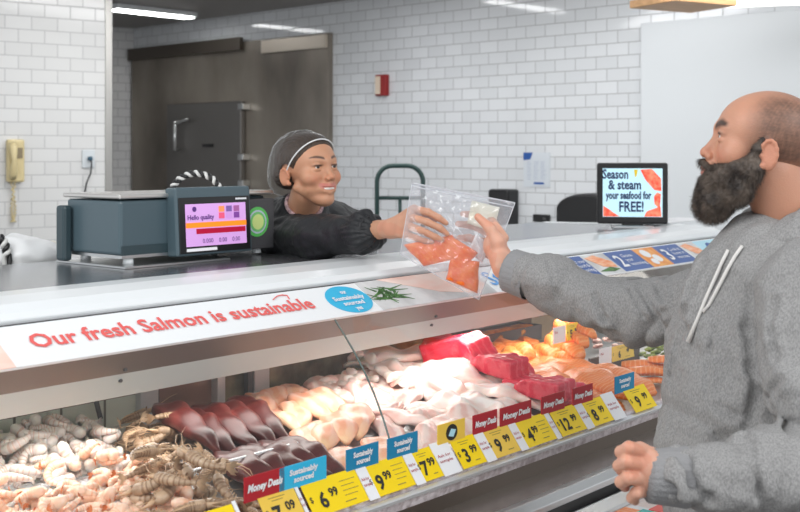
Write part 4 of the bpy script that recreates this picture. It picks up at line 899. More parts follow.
#@@PEOPLE
# ================================================================ PEOPLE
def rotm(fwd, pitch=0., roll=0.):
    Yv = Vector((fwd[0], fwd[1], 0)).normalized(); Z = Vector((0, 0, 1)); X = Yv.cross(Z)
    R = Matrix((X, Yv, Z)).transposed()
    return R @ Matrix.Rotation(pitch, 3, 'X') @ Matrix.Rotation(roll, 3, 'Y')
def eyes(parent, Mh, iris):
    for s_ in (-1, 1):
        c = Vector((s_*.0315, .0765, .0275)); vs = []; fs = []; mi = []
        n1, n2 = 16, 12; R_ = .0122
        mb = MB()
        for i in range(n2+1):
            th = math.pi*i/n2
            for j in range(n1):
                ph = 2*math.pi*j/n1; vs.append(c+R_*Vector((math.sin(th)*math.cos(ph), math.cos(th), math.sin(th)*math.sin(ph))))
        for i in range(n2):
            for j in range(n1): fs.append((i*n1+j, i*n1+(j+1) % n1, (i+1)*n1+(j+1) % n1, (i+1)*n1+j)); mi.append(2 if i < 1 else 1 if i < 2 else 0)
        T = Mh
        mb.add([tuple(v) for v in vs], fs, T); mb.m = mi
        mb.build('eye', [mat('eye_white', (.75, .72, .68), .15, coat=.5), mat('iris', iris, .2, coat=.5), M['black']], parent, True)
def head_sdf(female=False, smile=False):
    s = S(); j = .93 if female else 1.
    s.ell((0, -.008, .052), (.074, .098, .080)); s.ell((0, .035, .045), (.062, .057, .060), .02)
    s.ell((0, .040, -.018), (.056*j, .050, .066), .025)
    for q in (-1, 1):
        s.cap((q*.052*j, .008, -.035), (q*.014*j, .076-(.006 if female else 0), -.088+(.003 if female else 0)), .015, .014 if not female else .012, .022)
        s.sph((q*.043, .058, -.004 if not smile else .0), .0225, .02)
    s.ell((0, .078-(.005 if female else 0), -.087), (.019*j, .016, .015), .016)
    s.ell((0, .055, -.075), (.030, .030, .028), .02)
    s.cap((-.036, .074, .045), (0, .086, .042), .010, .011, .014); s.cap((.036, .074, .045), (0, .086, .042), .010, .011, .014)
    for q in (-1, 1): s.ell((q*.033, .102, .026), (.019, .020, .012), .012, sub=True)
    s.cap((0, .080, .030), (0, .088, -.012), .0105, .0125, .008)
    s.cap((0, .090, .028), (0, .106 if female else .108, -.006), .0068, .0082, .010); s.sph((0, .107 if female else .110, -.0105), .0092, .007); s.cap((0, .092, -.018), (0, .090 if female else .098, -.036), .009, .010, .008)
    for q in (-1, 1): s.sph((q*.0115, .1, -.0155), .0072, .005); s.sph((q*.006, .111, -.021), .0032, .003, sub=True)
    # lids
    for q in (-1, 1):
        s.ell((q*.0315, .0765, .0325), (.0158, .0148, .0105), .0035); s.ell((q*.0315, .0765, .0205), (.0150, .0140, .0080), .0035)
        s.ell((q*.0315, .092, .0268), (.0115, .012, .0040 if not smile else .0036), .0015, sub=True)
    # mouth
    if smile:
        s.ell((0, .078, -.046), (.033, .021, .021), .014)
        for q in (-1, 1):
            s.chain([(q*.034, .073, -.0335), (q*.016, .0925, -.0405), (0, .0965, -.0415)], [.0028, .0042, .0046], .004)
            s.chain([(q*.033, .073, -.0345), (q*.018, .0880, -.0560), (0, .0915, -.0620)], [.0028, .0048, .0056], .004)
            s.sph((q*.0415, .064, -.012), .0205, .018); s.sph((q*.038, .054, -.046), .014, .018); s.cap((q*.0165, .100, -.018), (q*.036, .0885, -.036), .0030, .0024, .005, sub=True)
        for q in (-1, 1): s.chain_sub([(q*.029, .090, -.0385), (q*.015, .098, -.0470), (0, .101, -.0505)], [.0024, .0052, .0064], .0015)
    else:
        s.ell((0, .088, -.044), (.028, .020, .020), .014)
        for q in (-1, 1):
            s.cap((q*.023, .090, -.043), (0, .1075, -.0395), .0035, .0052, .004); s.cap((q*.023, .089, -.044), (0, .1045, -.050), .0035, .0062, .004)
            s.cap((q*.023, .096, -.0445), (0, .1135, -.0445), .0012, .0016, .002, sub=True)
    # ears
    for q in (-1, 1):
        Re = Matrix.Rotation(q*.25, 3, 'Z') @ Matrix.Rotation(-.15, 3, 'X')
        s.ell((q*.0775, -.010, .006), (.0060, .0172, .031), .007, R=Re)
        s.ell((q*.087, -.006, .009), (.0055, .0105, .019), .004, sub=True, R=Re)
        s.chain([(q*(.0785+.004*math.sin(max(0, t-.3)*.7)), -.009+.0155*math.cos(t), .0075+.026*math.sin(t)) for t in np.linspace(.1, 4.2, 9)], [.0034]*9, .003)
        s.sph((q*.0755, .0015, -.019), .0075, .005); s.sph((q*.077, .004, .002), .0045, .004)
    return s
def smooth_step(x, a, b): t = np.clip((x-a)/(b-a), 0, 1); return t*t*(3-2*t)
def lerp3(a, b, t): return a*(1-t[:, None])+np.array(b)*t[:, None]
def face_colors(v, base, lip, brow, stubble=None, female=False):
    x, y, z = v[:, 0], v[:, 1], v[:, 2]; c = np.tile(np.array(base, float), (len(v), 1))
    n_ = wn(v, 60, 3); c = c*(1+.05*n_[:, None])
    ck = np.exp(-(((np.abs(x)-.045)/.018)**2+((z+.012)/.018)**2))*(y > .03); c = lerp3(c, np.array(base)*np.array([1.05, .72, .68]), ck*.55)
    nt_ = np.exp(-((x/.014)**2+((z+.012)/.012)**2))*(y > .09); c = lerp3(c, np.array(base)*np.array([1.02, .75, .7]), nt_*.5)
    er = (np.abs(x) > .074)*smooth_step(np.abs(x), .072, .08)*(z > -.03)*(z < .045); c = lerp3(c, np.array(base)*np.array([1.08, .68, .62]), er*.3)
    zl = -.0420+(.0070*(np.abs(x)/.030)**2 if female else -.0045)
    lp = np.clip(1.2-((x/(.033 if female else .0285))**4+((z-zl)/(.0118 if female else .0095))**4), 0, 1)*(y > .078); c = lerp3(c, lip, np.clip(lp*1.5, 0, 1)*.85)
    bx = np.abs(x); bz_ = (.051 if female else .047)+.006*np.sin(np.clip((bx-.012)/.04, 0, 1)*2.4); bw = .0042*(1-.5*smooth_step(bx, .03, .052))*(.85 if female else 2.0)
    br = np.clip(1.5-np.abs(z-bz_)/bw, 0, 1)*smooth_step(bx, .011, .015)*(1-smooth_step(bx, .047, .054))*(y > .05); c = lerp3(c, brow, br*.92)
    ll = np.exp(-(((bx-.0315)/.014)**4+((z-.0318)/(.0026 if female else .0032))**2))*(y > .07); c = lerp3(c, (.03, .015, .01), np.clip(ll*1.3, 0, .92))
    if stubble is not None:
        hl = smooth_step(-y+.62*z*0+.0, -.055, .0)*smooth_step(z, -.03, .02)
        side = smooth_step(np.abs(x), .03, .062)
        dens = np.clip(hl*(.35+.65*side)*.8+.35*smooth_step(-y, -.02, .05)*smooth_step(z, -.05, .0), 0, .85)*(np.abs(x) < .0785)
        c = lerp3(c, stubble, dens*.85*(1+.15*wn(v, 400, 5)))
    return np.clip(c, 0, 1)
def xf(v, Mh): A = np.array(Mh); return v@A[:3, :3].T+A[:3, 3]
skin_m = mat('skin', rough=.48, sss=.12, attr='Col', bump=.12, bscale=300); skin_m.node_tree.nodes['Principled BSDF'].inputs['Subsurface Radius'].default_value = (.012, .004, .002)
def hand_sdf(s, wrist, palm, fingers, rs=None):
    pass
def chainpts(l): return [tuple(P(*q)) for q in l]
# ---------------------------------------------------------------- woman
wf = Vector((.70, -.714, 0)).normalized(); Rw = rotm(wf, .10, .03); Cw = Vector((-.272, 3.40, 1.530)); Mw = Matrix.Translation(Cw) @ Rw.to_4x4()
wb = Vector((-.58, 4.15, 0))
wom = empty('person', wb, 0, 'smiling woman in hairnet and black jacket reaching a bag over the counter', 'person')
TW = Matrix.Translation(-wb)
sh = head_sdf(True, True); hv, hf = nets(sh, (-.1, -.125, -.125), (.1, .135, .145), .0022)
hc = face_colors(hv, (.56, .28, .165), (.52, .17, .14), (.035, .018, .012), female=True)
def fem(v):
    v = v.copy(); z = v[:, 2]; v[:, 2] = np.where(z < .0275, .0275+(z-.0275)*(1-.15*np.clip((.0275-z)/.03, 0, 1)), z); return v
hv = fem(hv)
hw_ = xf(hv, TW @ Mw)
bs = S(); nb_ = Cw+Vector((-.03, .10, -.13))
bs.cap(tuple(Mw @ Vector((0, -.012, -.04))), tuple(nb_), .046, .052, .02)
shc = Vector((-.262, 3.60, 1.35)); latw = wf.cross(Vector((0, 0, 1)))
rsh = shc+latw*.15+Vector((0, 0, .0)); lsh = shc-latw*.15
bs.cap(tuple(rsh), tuple(lsh), .05, .05, .05); bs.cap(tuple(shc), (-.45, 3.86, 1.30), .09, .09, .05); bs.cap((-.45, 3.86, 1.30), (-.58, 4.12, .95), .09, .11, .05)
bs.cap((-.52, 4.1, .93), (-.5, 4.1, .1), .085, .05, .04); bs.cap((-.68, 4.16, .93), (-.7, 4.16, .1), .085, .05, .04)
bs.cap((-.5, 4.1, .06), (-.47, 3.99, .04), .045, .035, .03); bs.cap((-.7, 4.16, .06), (-.67, 4.05, .04), .045, .035, .03)
elw = P(318, 238, 3.22); wrw = P(384, 229, 2.98)
bs.chain([tuple(rsh), tuple(elw), tuple(wrw)], [.045, .036, .025], .02)
bs.cap(tuple(lsh), (-.12, 3.72, 1.36), .045, .035, .02)
bv, bf = nets(bs, (-.85, 2.85, -.01), (.1, 4.35, 1.5), .009); 
# hand (fine)
hs = S()
kn = [P(414, 209, 2.90), P(411, 217, 2.89), P(408, 226, 2.89), P(405, 234, 2.90)]
hs.cap(tuple(wrw), tuple(P(392, 228, 2.95)), .024, .022, .02)
for k_, kk in enumerate(kn): hs.cap(tuple(P(390, 226+k_*2, 2.955)), tuple(kk), .0155, .0115, .012)
tips = [[(414, 209, 2.90), (428, 212, 2.868), (439, 218, 2.865), (446, 223, 2.868)], [(411, 217, 2.89), (427, 222, 2.862), (440, 228, 2.860), (447, 234, 2.864)],
        [(408, 226, 2.89), (423, 231, 2.862), (435, 237, 2.860), (442, 240, 2.864)], [(405, 234, 2.90), (416, 238, 2.868), (425, 241, 2.866), (432, 242, 2.868)]]
for k_, tp in enumerate(tips): hs.chain(chainpts(tp), [.0108, .0092, .0085, .0068] if k_ < 3 else [.0095, .008, .0072, .006], .003)
hs.chain(chainpts([(394, 224, 2.96), (408, 214, 2.945), (424, 214, 2.925), (436, 219, 2.915)]), [.014, .012, .0105, .0085], .008)
hv2, hf2 = nets(hs, tuple(P(375, 255, 2.95)-Vector((.03, .13, .02))), tuple(P(455, 195, 2.95)+Vector((.03, .12, .03))), .0025)
def handcol(v, base, red): n_ = wn(v, 90, 8); return np.array(base)*(1+.05*n_[:, None])*np.where(wn(v, 35, 9)[:, None] > .4, np.array(red), 1)
t0 = np.array(TW)[:3, 3]
npmesh('body', [(hw_, hf), (bv+t0, bf), (hv2+t0, hf2)], skin_m, wom, colfn=np.concatenate([hc, np.tile((.54, .275, .165), (len(bv), 1)), handcol(hv2, (.60, .31, .20), (1, .9, .88))]))
# nails
mb = MB()
for tp in tips:
    a_, b_ = P(*tp[-2]), P(*tp[-1]); d_ = (b_-a_).normalized(); c_ = b_-d_*.001+Vector((0, -.0058, .0022))+wb*0
    q_ = d_.cross(Vector((0, -1, 0))).normalized()
    mb.add([c_-wb+q_*x_*.004+d_*y_*.005+Vector((0, .0012*abs(x_), 0)) for x_, y_ in ((-1, -1), (0, -1.1), (1, -1), (1, .6), (0, 1), (-1, .6))], [(0, 1, 4, 5), (1, 2, 3, 4)])
mb.build('fingernails', mat('nail', (.82, .55, .48), .2), wom, True)
eyes(wom, TW @ Mw, (.08, .04, .02))
ts = S(); ts.ell((0, .0785, -.0475), (.028, .0195, .0085)); tv, tf = nets(ts, (-.03, .05, -.06), (.03, .105, -.035), .0012); npmesh('teeth', [(xf(fem(tv), TW @ Mw), tf)], mat('teeth', (.85, .82, .76), .2), wom)
# hair
class Fn:
    def __init__(s, f): s.f = f
    def __call__(s, p): return s.f(p)
cr = S(); cr.ell((0, -.008, .052), (.0790, .104, .0865)); cr.ell((0, .033, .047), (.0655, .0605, .0650), .02); cr.ell((0, -.088, .012), (.052, .036, .046), .03)
def hairf(p):
    d = cr(p)+.0008*np.sin(p[:, 0]*720+p[:, 2]*110+3*np.sin(p[:, 1]*30)); cut = (p[:, 1]-.90*p[:, 2]+.006-.1*np.maximum(np.abs(p[:, 0])-.055, 0))*.74
    cut2 = -(p[:, 2]+.055+np.maximum(p[:, 1], 0)*.4); ear = .034-nrm((p-np.array([[0, -.008, .004]]))*np.array([[0, 1, .8]]))
    ear = np.where(np.abs(p[:, 0]) > .062, ear, -1); d = d+.0045*np.exp(-np.abs(cut)/.008)
    return np.maximum(np.maximum(np.maximum(d, cut), cut2), ear)
gv, gf = nets(hairf, (-.1, -.14, -.08), (.1, .11, .155), .0022)
npmesh('hair', [(xf(fem(gv), TW @ Mw), gf)], mat('dark_hair', (.035, .022, .016), .38, bump=.5, bscale=220, color2=(.09, .055, .035), vscale=90, stretch=(6, 1, 1)), wom)
ns = S(); ns.ell((0, -.022, .055), (.0855, .112, .0925)); ns.ell((0, -.100, .0), (.060, .048, .062), .04); ns.ell((0, .030, .053), (.070, .066, .071), .02)
def netf(p): return np.maximum(np.abs(ns(p)+.0015*wn(p, 90, 4))-.0006, (p[:, 1]-.90*p[:, 2]-.012)*.74)
ngv, ngf = nets(lambda p: np.maximum(ns(p)+.0015*wn(p, 90, 4), (p[:, 1]-.90*p[:, 2]-.004)*.74), (-.11, -.16, -.09), (.11, .13, .165), .003)
keep = ngv[:, 1]-.90*ngv[:, 2] < -.022; ngf = ngf[keep[ngf].all(1)]
netm = glassy('net', (.9, .9, .9), gl=.02, opac=.1, rough=.4, colr=(.5, .5, .5))
nt = netm.node_tree; mixn = [n_ for n_ in nt.nodes if n_.type == 'MIX_SHADER'][1]; vo = nt.nodes.new('ShaderNodeTexVoronoi'); vo.feature = 'DISTANCE_TO_EDGE'; vo.inputs['Scale'].default_value = 190
tcn = nt.nodes.new('ShaderNodeTexCoord'); nt.links.new(tcn.outputs['Object'], vo.inputs['Vector']); mrn = nt.nodes.new('ShaderNodeMapRange'); mrn.inputs[1].default_value = .0; mrn.inputs[2].default_value = .09; mrn.inputs[3].default_value = .12; mrn.inputs[4].default_value = .0
nt.links.new(vo.outputs['Distance'], mrn.inputs[0]); nt.links.new(mrn.outputs[0], mixn.inputs[0])
npmesh('hairnet', [(xf(fem(ngv), TW @ Mw), ngf)], netm, wom)
# elastic band of the net
bp_ = []
for t in np.linspace(-1.75, 1.75, 60):
    dirv = np.array([math.sin(t), 0.0, math.cos(t)]); q0 = np.array([0, -.01, .035])
    lo_, hi_ = .02, .2
    def pos(r): z_ = q0[2]+dirv[2]*r; return np.array([[dirv[0]*r, .90*z_-.022, z_]])
    for _ in range(22):
        m_ = (lo_+hi_)/2
        if ns(pos(m_).astype(np.float32))[0] < 0: lo_ = m_
        else: hi_ = m_
    bp_.append(tuple(pos(lo_)[0]))
MB().tube([tuple(TW @ Mw @ Vector(p_)) for p_ in bp_], .0021, 6).build('hairnet_band', mat('band', (.8, .8, .8), .6), wom, True)
# jacket
js = S(); js.ell(tuple(shc+Vector((-.03, .06, .0))), (.17, .14, .105), .04)
js.cap(tuple(rsh), tuple(lsh), .068, .062, .05); js.cap(tuple(shc), (-.45, 3.86, 1.33), .11, .12, .06); js.cap((-.45, 3.86, 1.30), (-.58, 4.12, .95), .12, .145, .05)
js.chain([tuple(rsh), tuple(elw+Vector((0, .02, .0))), tuple(P(366, 233, 3.04))], [.070, .060, .048], .03); js.sph(tuple(P(364, 233, 3.04)), .053, .02)
js.cap(tuple(lsh), (-.12, 3.72, 1.36), .06, .05, .02); js.cap((-.58, 4.12, .95), (-.59, 4.12, .82), .145, .15, .03)
ncr = Vector(nb_)+Vector((.012, -.02, .032))
hn_ = Mw @ Vector((0, -.012, -.04)); nax_ = (nb_-hn_).normalized(); nu_ = nax_.orthogonal().normalized(); nw_ = nax_.cross(nu_)
for tt_, rr_, rt_ in ((.62, .058, .015), (.85, .066, .020), (1.1, .076, .026)):
    c_ = hn_.lerp(nb_, tt_)
    ringp = [c_+(nu_*math.cos(t)+nw_*math.sin(t))*rr_ for t in np.linspace(0, 2*math.pi, 15)]
    for a1, a2 in zip(ringp[:-1], ringp[1:]): js.cap(tuple(a1), tuple(a2), rt_, rt_, .018)
nin = np.array(ncr+Vector((.015, -.02, .04))); nax = np.array((Mw @ Vector((0, 0, -.03)))-ncr); nax /= np.linalg.norm(nax)
mout = np.array(wrw); 
def jf(p):
    ax = np.array(P(366, 233, 3.04)-elw); ax /= np.linalg.norm(ax); s_ = (p-np.array(elw))@ax; rr = p-np.array(elw)-s_[:, None]*ax
    gath = .0030*np.sin(np.arctan2(rr[:, 2], rr[:, 1])*16)*smooth_step(s_, .12, .2)*(s_ < .35)
    fold = .0065*wn(p*np.array([1, .6, 1.6]), 24, 11)+.0035*wn(p, 55, 12)
    return js(p)+fold+gath
jv, jfc = nets(jf, (-.85, 2.92, .78), (.12, 4.4, 1.52), .005)
jm = mat('black_jacket', (.016, .017, .019), .55, bump=.35, bscale=60, spec=.4)
npmesh('jacket', [(jv+t0, jfc)], jm, wom)
mb = MB()
c0 = P(367, 232, 3.03); ax = (wrw-elw).normalized(); u_ = ax.orthogonal().normalized(); w_ = ax.cross(u_)
for k_ in range(3):
    ring = [];
    for i in range(49):
        t = 2*math.pi*i/48; r_ = .043+.002*math.cos(t*16)-.002*k_; ring.append(c0+ax*(.008*k_+.004)+(u_*math.cos(t)+w_*math.sin(t))*r_-wb)
    mb.tube(ring, .0055, 6, cap=False)
mb.build('sleeve_cuff', jm, wom, True)
plaid = mat('plaid', (.62, .42, .42), .7, color2=(.15, .1, .12), vscale=120)
mb = MB(); ring = [hn_.lerp(nb_, .42)+(nu_*math.cos(t)+nw_*math.sin(t))*.053-wb for t in np.linspace(0, 2*math.pi, 33)]
mb.tube(ring, .0065, 8).build('shirt_collar', plaid, wom, True)
ls_ = S(); ls_.ell((-.58, 4.12, .86), (.155, .13, .12)); ls_.cap((-.52, 4.1, .9), (-.5, 4.1, .12), .1, .065, .04); ls_.cap((-.68, 4.16, .9), (-.7, 4.16, .12), .1, .065, .04)
lv, lf = nets(ls_, (-.9, 3.9, .03), (-.3, 4.35, 1.0), .012); npmesh('trousers', [(lv+t0, lf)], M['blackmatte'], wom)
# ---------------------------------------------------------------- man
mf = Vector((-.957, .29, 0)).normalized(); Rm = rotm(mf, .17, 0); Cm = Vector((.716, 2.272, 1.596)); Mm = Matrix.Translation(Cm) @ Rm.to_4x4()
mbp = Vector((.76, 2.30, 0)); TM = Matrix.Translation(-mbp); tm = np.array(TM)[:3, 3]
man = empty('person', mbp, 0, 'bearded bald man in a grey hoodie taking the bag of salmon', 'person')
sh = head_sdf(False, False); hv, hf = nets(sh, (-.1, -.125, -.125), (.1, .135, .145), .0022)
hc = face_colors(hv, (.60, .30, .195), (.50, .20, .16), (.03, .018, .013), stubble=(.07, .045, .035))
cf = Vector((-.975, -.12, 0)).normalized(); clat = cf.cross(Vector((0, 0, 1)))       # chest facing, his right
rs_ = P(753, 288, 2.46); ls = Vector((.735, 2.06, 1.36)); shm = (rs_+ls)/2
el = P(636, 315, 2.60); wr = P(504, 268, 2.79)
lel = Vector((.73, 1.925, 1.055)); lwr = Vector((.412, 1.905, 1.068))
bs = S(); nbm = Vector((.80, 2.30, 1.42))
bs.cap(tuple(Mm @ Vector((0, -.02, -.03))), tuple(nbm), .058, .066, .02); bs.cap(tuple(rs_), tuple(ls), .05, .05, .05)
bs.cap(tuple(shm+Vector((.03, 0, -.05))), (.74, 2.30, 1.0), .11, .11, .05)
for q in (-1, 1):
    hp = Vector((.76, 2.30, .92))+clat*.09*q; ft = Vector((.78, 2.30, .08))+clat*.13*q; bs.cap(tuple(hp), tuple(ft), .085, .045, .04); bs.cap(tuple(ft), tuple(ft+cf*.15), .045, .035, .03)
bs.chain([tuple(rs_), tuple(el), tuple(wr)], [.05, .04, .028], .02); bs.chain([tuple(ls), tuple(lel), tuple(lwr)], [.05, .04, .029], .02)
bv, bf = nets(bs, (.2, 1.7, -.01), (1.05, 2.95, 1.62), .009)
# right hand holding the bag: fingers behind, thumb in front
hs = S(); hs.cap(tuple(wr), tuple(P(500, 256, 2.84)), .029, .029, .02)
hs.ell(tuple(P(495, 246, 2.865)), (.030, .026, .034), .015)
rf = [[(503, 238, 2.875), (492, 221, 2.905), (476, 215, 2.915), (463, 214, 2.912)], [(500, 244, 2.88), (484, 230, 2.915), (470, 225, 2.92), (458, 224, 2.915)],
      [(498, 252, 2.88), (482, 242, 2.915), (469, 238, 2.92), (459, 238, 2.915)], [(497, 259, 2.875), (485, 253, 2.905), (474, 250, 2.91), (465, 250, 2.908)]]
for k_, tp in enumerate(rf): hs.chain(chainpts(tp), [.0145, .0108, .0098, .008] if k_ < 3 else [.012, .0095, .0085, .007], .005)
hs.chain(chainpts([(500, 256, 2.83), (498, 242, 2.825), (490, 228, 2.835), (478, 217, 2.850)]), [.020, .0165, .0125, .0095], .010)
hv2, hf2 = nets(hs, tuple(P(450, 285, 2.9)-Vector((.02, .16, .02))), tuple(P(520, 200, 2.9)+Vector((.03, .1, .03))), .0025)
# left hand: loosely curled
l0 = lambda px, py, Y: (px, py, Y)
hs = S(); hs.cap(tuple(lwr), tuple(P(652, 470, 1.90)), .028, .027, .02); hs.ell(tuple(P(646, 468, 1.90)), (.024, .022, .036), .015)
lf4 = [[(644, 451, 1.90), (629, 448, 1.875), (621, 452, 1.89), (624, 458, 1.92)], [(642, 464, 1.895), (627, 462, 1.87), (619, 466, 1.885), (622, 472, 1.915)],
       [(642, 478, 1.895), (628, 478, 1.87), (621, 482, 1.885), (625, 487, 1.915)], [(645, 490, 1.90), (636, 493, 1.88), (632, 498, 1.89), (635, 501, 1.915)]]
for k_, tp in enumerate(lf4): hs.chain(chainpts(tp), [.0125, .0112, .0102, .0085] if k_ < 3 else [.0115, .010, .009, .0075], .003)
hs.chain(chainpts([(652, 456, 1.93), (640, 450, 1.95), (630, 458, 1.955), (626, 466, 1.95)]), [.015, .0125, .0115, .0095], .008)
lo = np.min([np.array(P(*q)) for l in lf4 for q in l], 0)-.04; hi = np.max([np.array(P(*q)) for l in lf4 for q in l], 0)+.08
hv3, hf3 = nets(hs, lo, hi, .0025)
npmesh('body', [(xf(hv, TM @ Mm), hf), (bv+tm, bf), (hv2+tm, hf2), (hv3+tm, hf3)], skin_m, man,
       colfn=np.concatenate([hc, np.tile((.58, .29, .19), (len(bv), 1)), handcol(hv2, (.70, .38, .27), (1, .88, .84)), handcol(hv3, (.70, .37, .26), (1, .88, .84))]))
eyes(man, TM @ Mm, (.06, .03, .02))
# beard
bd = S()
for q in (-1, 1):
    bd.chain([(q*.0730, .006, .034), (q*.071, .010, .015), (q*.068, .010, -.03), (q*.054, .030, -.075), (q*.026, .070, -.105), (0, .080, -.115)], [.0035, .007, .014, .020, .026, .026], .02)
    bd.chain([(q*.058, .035, -.030), (q*.040, .068, -.052), (q*.026, .088, -.070)], [.014, .018, .022], .02)
    bd.chain([(q*.068, .022, -.005), (q*.055, .050, -.028), (q*.040, .074, -.036)], [.006, .009, .009], .015)
    bd.cap((q*.027, .093, -.040), (q*.004, .111, -.030), .0065, .0068, .008); bd.cap((q*.029, .085, -.040), (q*.027, .090, -.066), .009, .014, .01)
bd.ell((0, .079, -.097), (.033, .033, .038), .02)
bd.ell((0, .112, -.046), (.018, .014, .0065), .004, sub=True)
bvv, bff = nets(lambda p: bd(p)+.0011*wn(p, 170, 21)+.0009*wn(p, 500, 22), (-.1, -.03, -.17), (.1, .14, .05), .0024)
beard_m = mat('beard_hair', (.028, .020, .016), .55, color2=(.15, .115, .09), vscale=38)
# strands
P3 = bvv[bff]; cen = P3.mean(1); nr = np.cross(P3[:, 1]-P3[:, 0], P3[:, 2]-P3[:, 0]); nr /= np.linalg.norm(nr, axis=1)[:, None]+1e-9
ik = rng.choice(len(cen), min(17000, len(cen)), replace=False); sv = []; sf = []
for i_ in ik:
    c_ = cen[i_]; n_ = nr[i_]; d_ = n_*.7+np.array([0, .25, -.75])+rng.normal(0, .35, 3); d_ /= np.linalg.norm(d_); L_ = rng.uniform(.005, .012)*(1 if c_[2] < -.02 else .6)
    sd = np.cross(d_, rng.normal(size=3)); sd /= np.linalg.norm(sd); b_ = len(sv)
    sv += [c_-sd*.00035-n_*.001, c_+sd*.00035-n_*.001, c_+d_*L_*.6+sd*.0002, c_+d_*L_*.6-sd*.0002, c_+d_*L_+np.array([0, 0, -.001])]
    sf += [(b_, b_+1, b_+2, b_+3), (b_+3, b_+2, b_+4)]
npmesh('beard', [(xf(bvv, TM @ Mm), bff), (xf(np.array(sv), TM @ Mm), sf)], beard_m, man)
# hoodie
grey = mat('grey_jersey', (.40, .395, .39), .9, bump=.45, bscale=500, color2=(.27, .268, .265), vscale=380, spec=.15, stretch=(1, 1, .45))
gs = S()
gs.ell((.735, 2.28, 1.14), (.20, .205, .34), .06); gs.ell((.725, 2.27, .98), (.215, .215, .26), .06)
gs.cap(tuple(rs_+Vector((.04, 0, .0))), tuple(ls+Vector((.03, .03, 0))), .070, .08, .06); gs.cap(tuple(shm+Vector((.06, 0, .0))), (.78, 2.27, 1.2), .12, .15, .06)
gs.cap((.76, 2.27, .95), (.765, 2.28, .86), .17, .16, .03)
gs.chain([tuple(rs_), tuple(el.lerp(rs_, .5)+Vector((0, 0, -.004))), tuple(el), tuple(el.lerp(wr, .6)), tuple(wr.lerp(el, .20))], [.078, .074, .069, .058, .047], .03)
gs.chain([tuple(ls), tuple(lel.lerp(ls, .45)), tuple(lel), tuple(lel.lerp(lwr, .55)), tuple(lwr.lerp(lel, .18))], [.090, .094, .088, .070, .052], .012)
gs.cap(tuple(nbm+Vector((-.0, 0, -.03))), tuple(nbm+Vector((0.02, 0, -.1))), .085, .11, .04)
elv = np.array(el); lelv = np.array(lel)
a1 = np.array((wr-el).normalized()); a2 = np.array((lwr-lel).normalized()); a0_ = np.array((el-rs_).normalized())
def hoodf(p):
    d = gs(p)
    s1 = (p-elv)@a1; n1 = np.exp(-(nrm(p-elv)/.13)**2); s2 = (p-lelv)@a2; n2 = np.exp(-(nrm(p-lelv)/.13)**2)
    w1 = wn(p, 9, 31)
    rg = lambda x: 1-2*np.abs(np.sin(x*.5))**.7
    am = .6+.6*wn(p, 17, 61)
    f = .016*n1*am*rg(s1*75+w1*5+p[:, 2]*70+p[:, 1]*30)+.020*n2*am*rg(s2*80+w1*5+p[:, 2]*60)
    q1 = np.exp(-(nrm(p-np.array(wr)+a1*.07)/.07)**2); f += .004*q1*np.sin(s1*210+w1*3)
    q2 = np.exp(-(nrm(p-np.array(lwr)+a2*.10)/.07)**2); f += .015*q2*am*rg(s2*110+w1*4+p[:, 2]*70)
    q3 = np.exp(-(nrm(p-np.array(rs_)+np.array([.0, 0, .05]))/.13)**2); f += .014*q3*rg(p[:, 0]*110-p[:, 2]*60+w1*3)
    f += .011*wn(p*np.array([1, 1, .55]), 14, 33)+.0045*wn(p, 38, 34)+.0018*wn(p, 80, 35)
    torso = smooth_step(p[:, 2], .9, 1.0)*(1-smooth_step(p[:, 2], 1.2, 1.35)); f += .008*torso*rg((p[:, 0]+p[:, 1]*.4)*55+p[:, 2]*14+w1*2.5)
    return d+f
def march(fn, px, py, off=.0, y0=1.7):
    dr_ = np.array([(px-400)/F, 1, -(py-HY)/F]); y_ = y0
    for _ in range(120):
        p_ = (np.array([0, 0, H])+dr_*y_)[None].astype(np.float32); d_ = fn(p_)[0]
        if d_ < off: break
        y_ += max(d_*.6, .0008)
        if y_ > 3.2: break
    return p_[0].tolist(), y_
gro = []
for line_, r_ in ((((703, 262), (694, 285), (685, 312), (677, 345)), .009), (((592, 272), (596, 296), (604, 318), (615, 334)), .007), (((656, 284), (664, 300), (672, 322)), .006), (((640, 292), (652, 308), (665, 328)), .006),
    (((548, 262), (553, 280), (560, 300)), .005), (((622, 282), (634, 296), (643, 316)), .005), (((700, 439), (689, 448), (687, 466), (691, 483), (709, 498)), .009), (((680, 442), (676, 452), (676, 462)), .007), (((668, 480), (676, 488), (680, 499), (687, 510)), .008),
    (((752, 290), (749, 327), (754, 368), (757, 396), (748, 424)), .010), (((676, 345), (671, 378), (668, 432)), .006), (((720, 408), (735, 416), (744, 436), (742, 462)), .008), (((765, 420), (752, 440), (752, 470), (762, 500)), .007), (((780, 380), (768, 400), (770, 425)), .007), (((775, 300), (770, 330), (776, 360)), .006), (((715, 330), (708, 365), (706, 395)), .005)):
    w_ = [march(hoodf, *q) for q in line_]
    for (a_, ya), (b_, yb) in zip(w_[:-1], w_[1:]):
        if max(ya, yb) < 3.0 and abs(ya-yb) < .12: gro.append((np.array(a_, np.float32), np.array(b_, np.float32), r_))
hoodf0 = hoodf
def hoodf(p):
    d = hoodf0(p)
    for a_, b_, r_ in gro:
        ab = b_-a_; t = np.clip(((p-a_)@ab)/float(ab@ab), 0, 1); q = nrm(p-a_-t[:, None]*ab)
        d = d+r_*1.2*np.exp(-(q/r_)**2)-r_*.45*np.exp(-((q-r_*2.3)/(r_*1.2))**2)
    return d
ov, of = nets(hoodf, (.2, 1.70, .80), (1.12, 3.0, 1.58), .0048)
npmesh('hoodie', [(ov+tm, of)], grey, man)
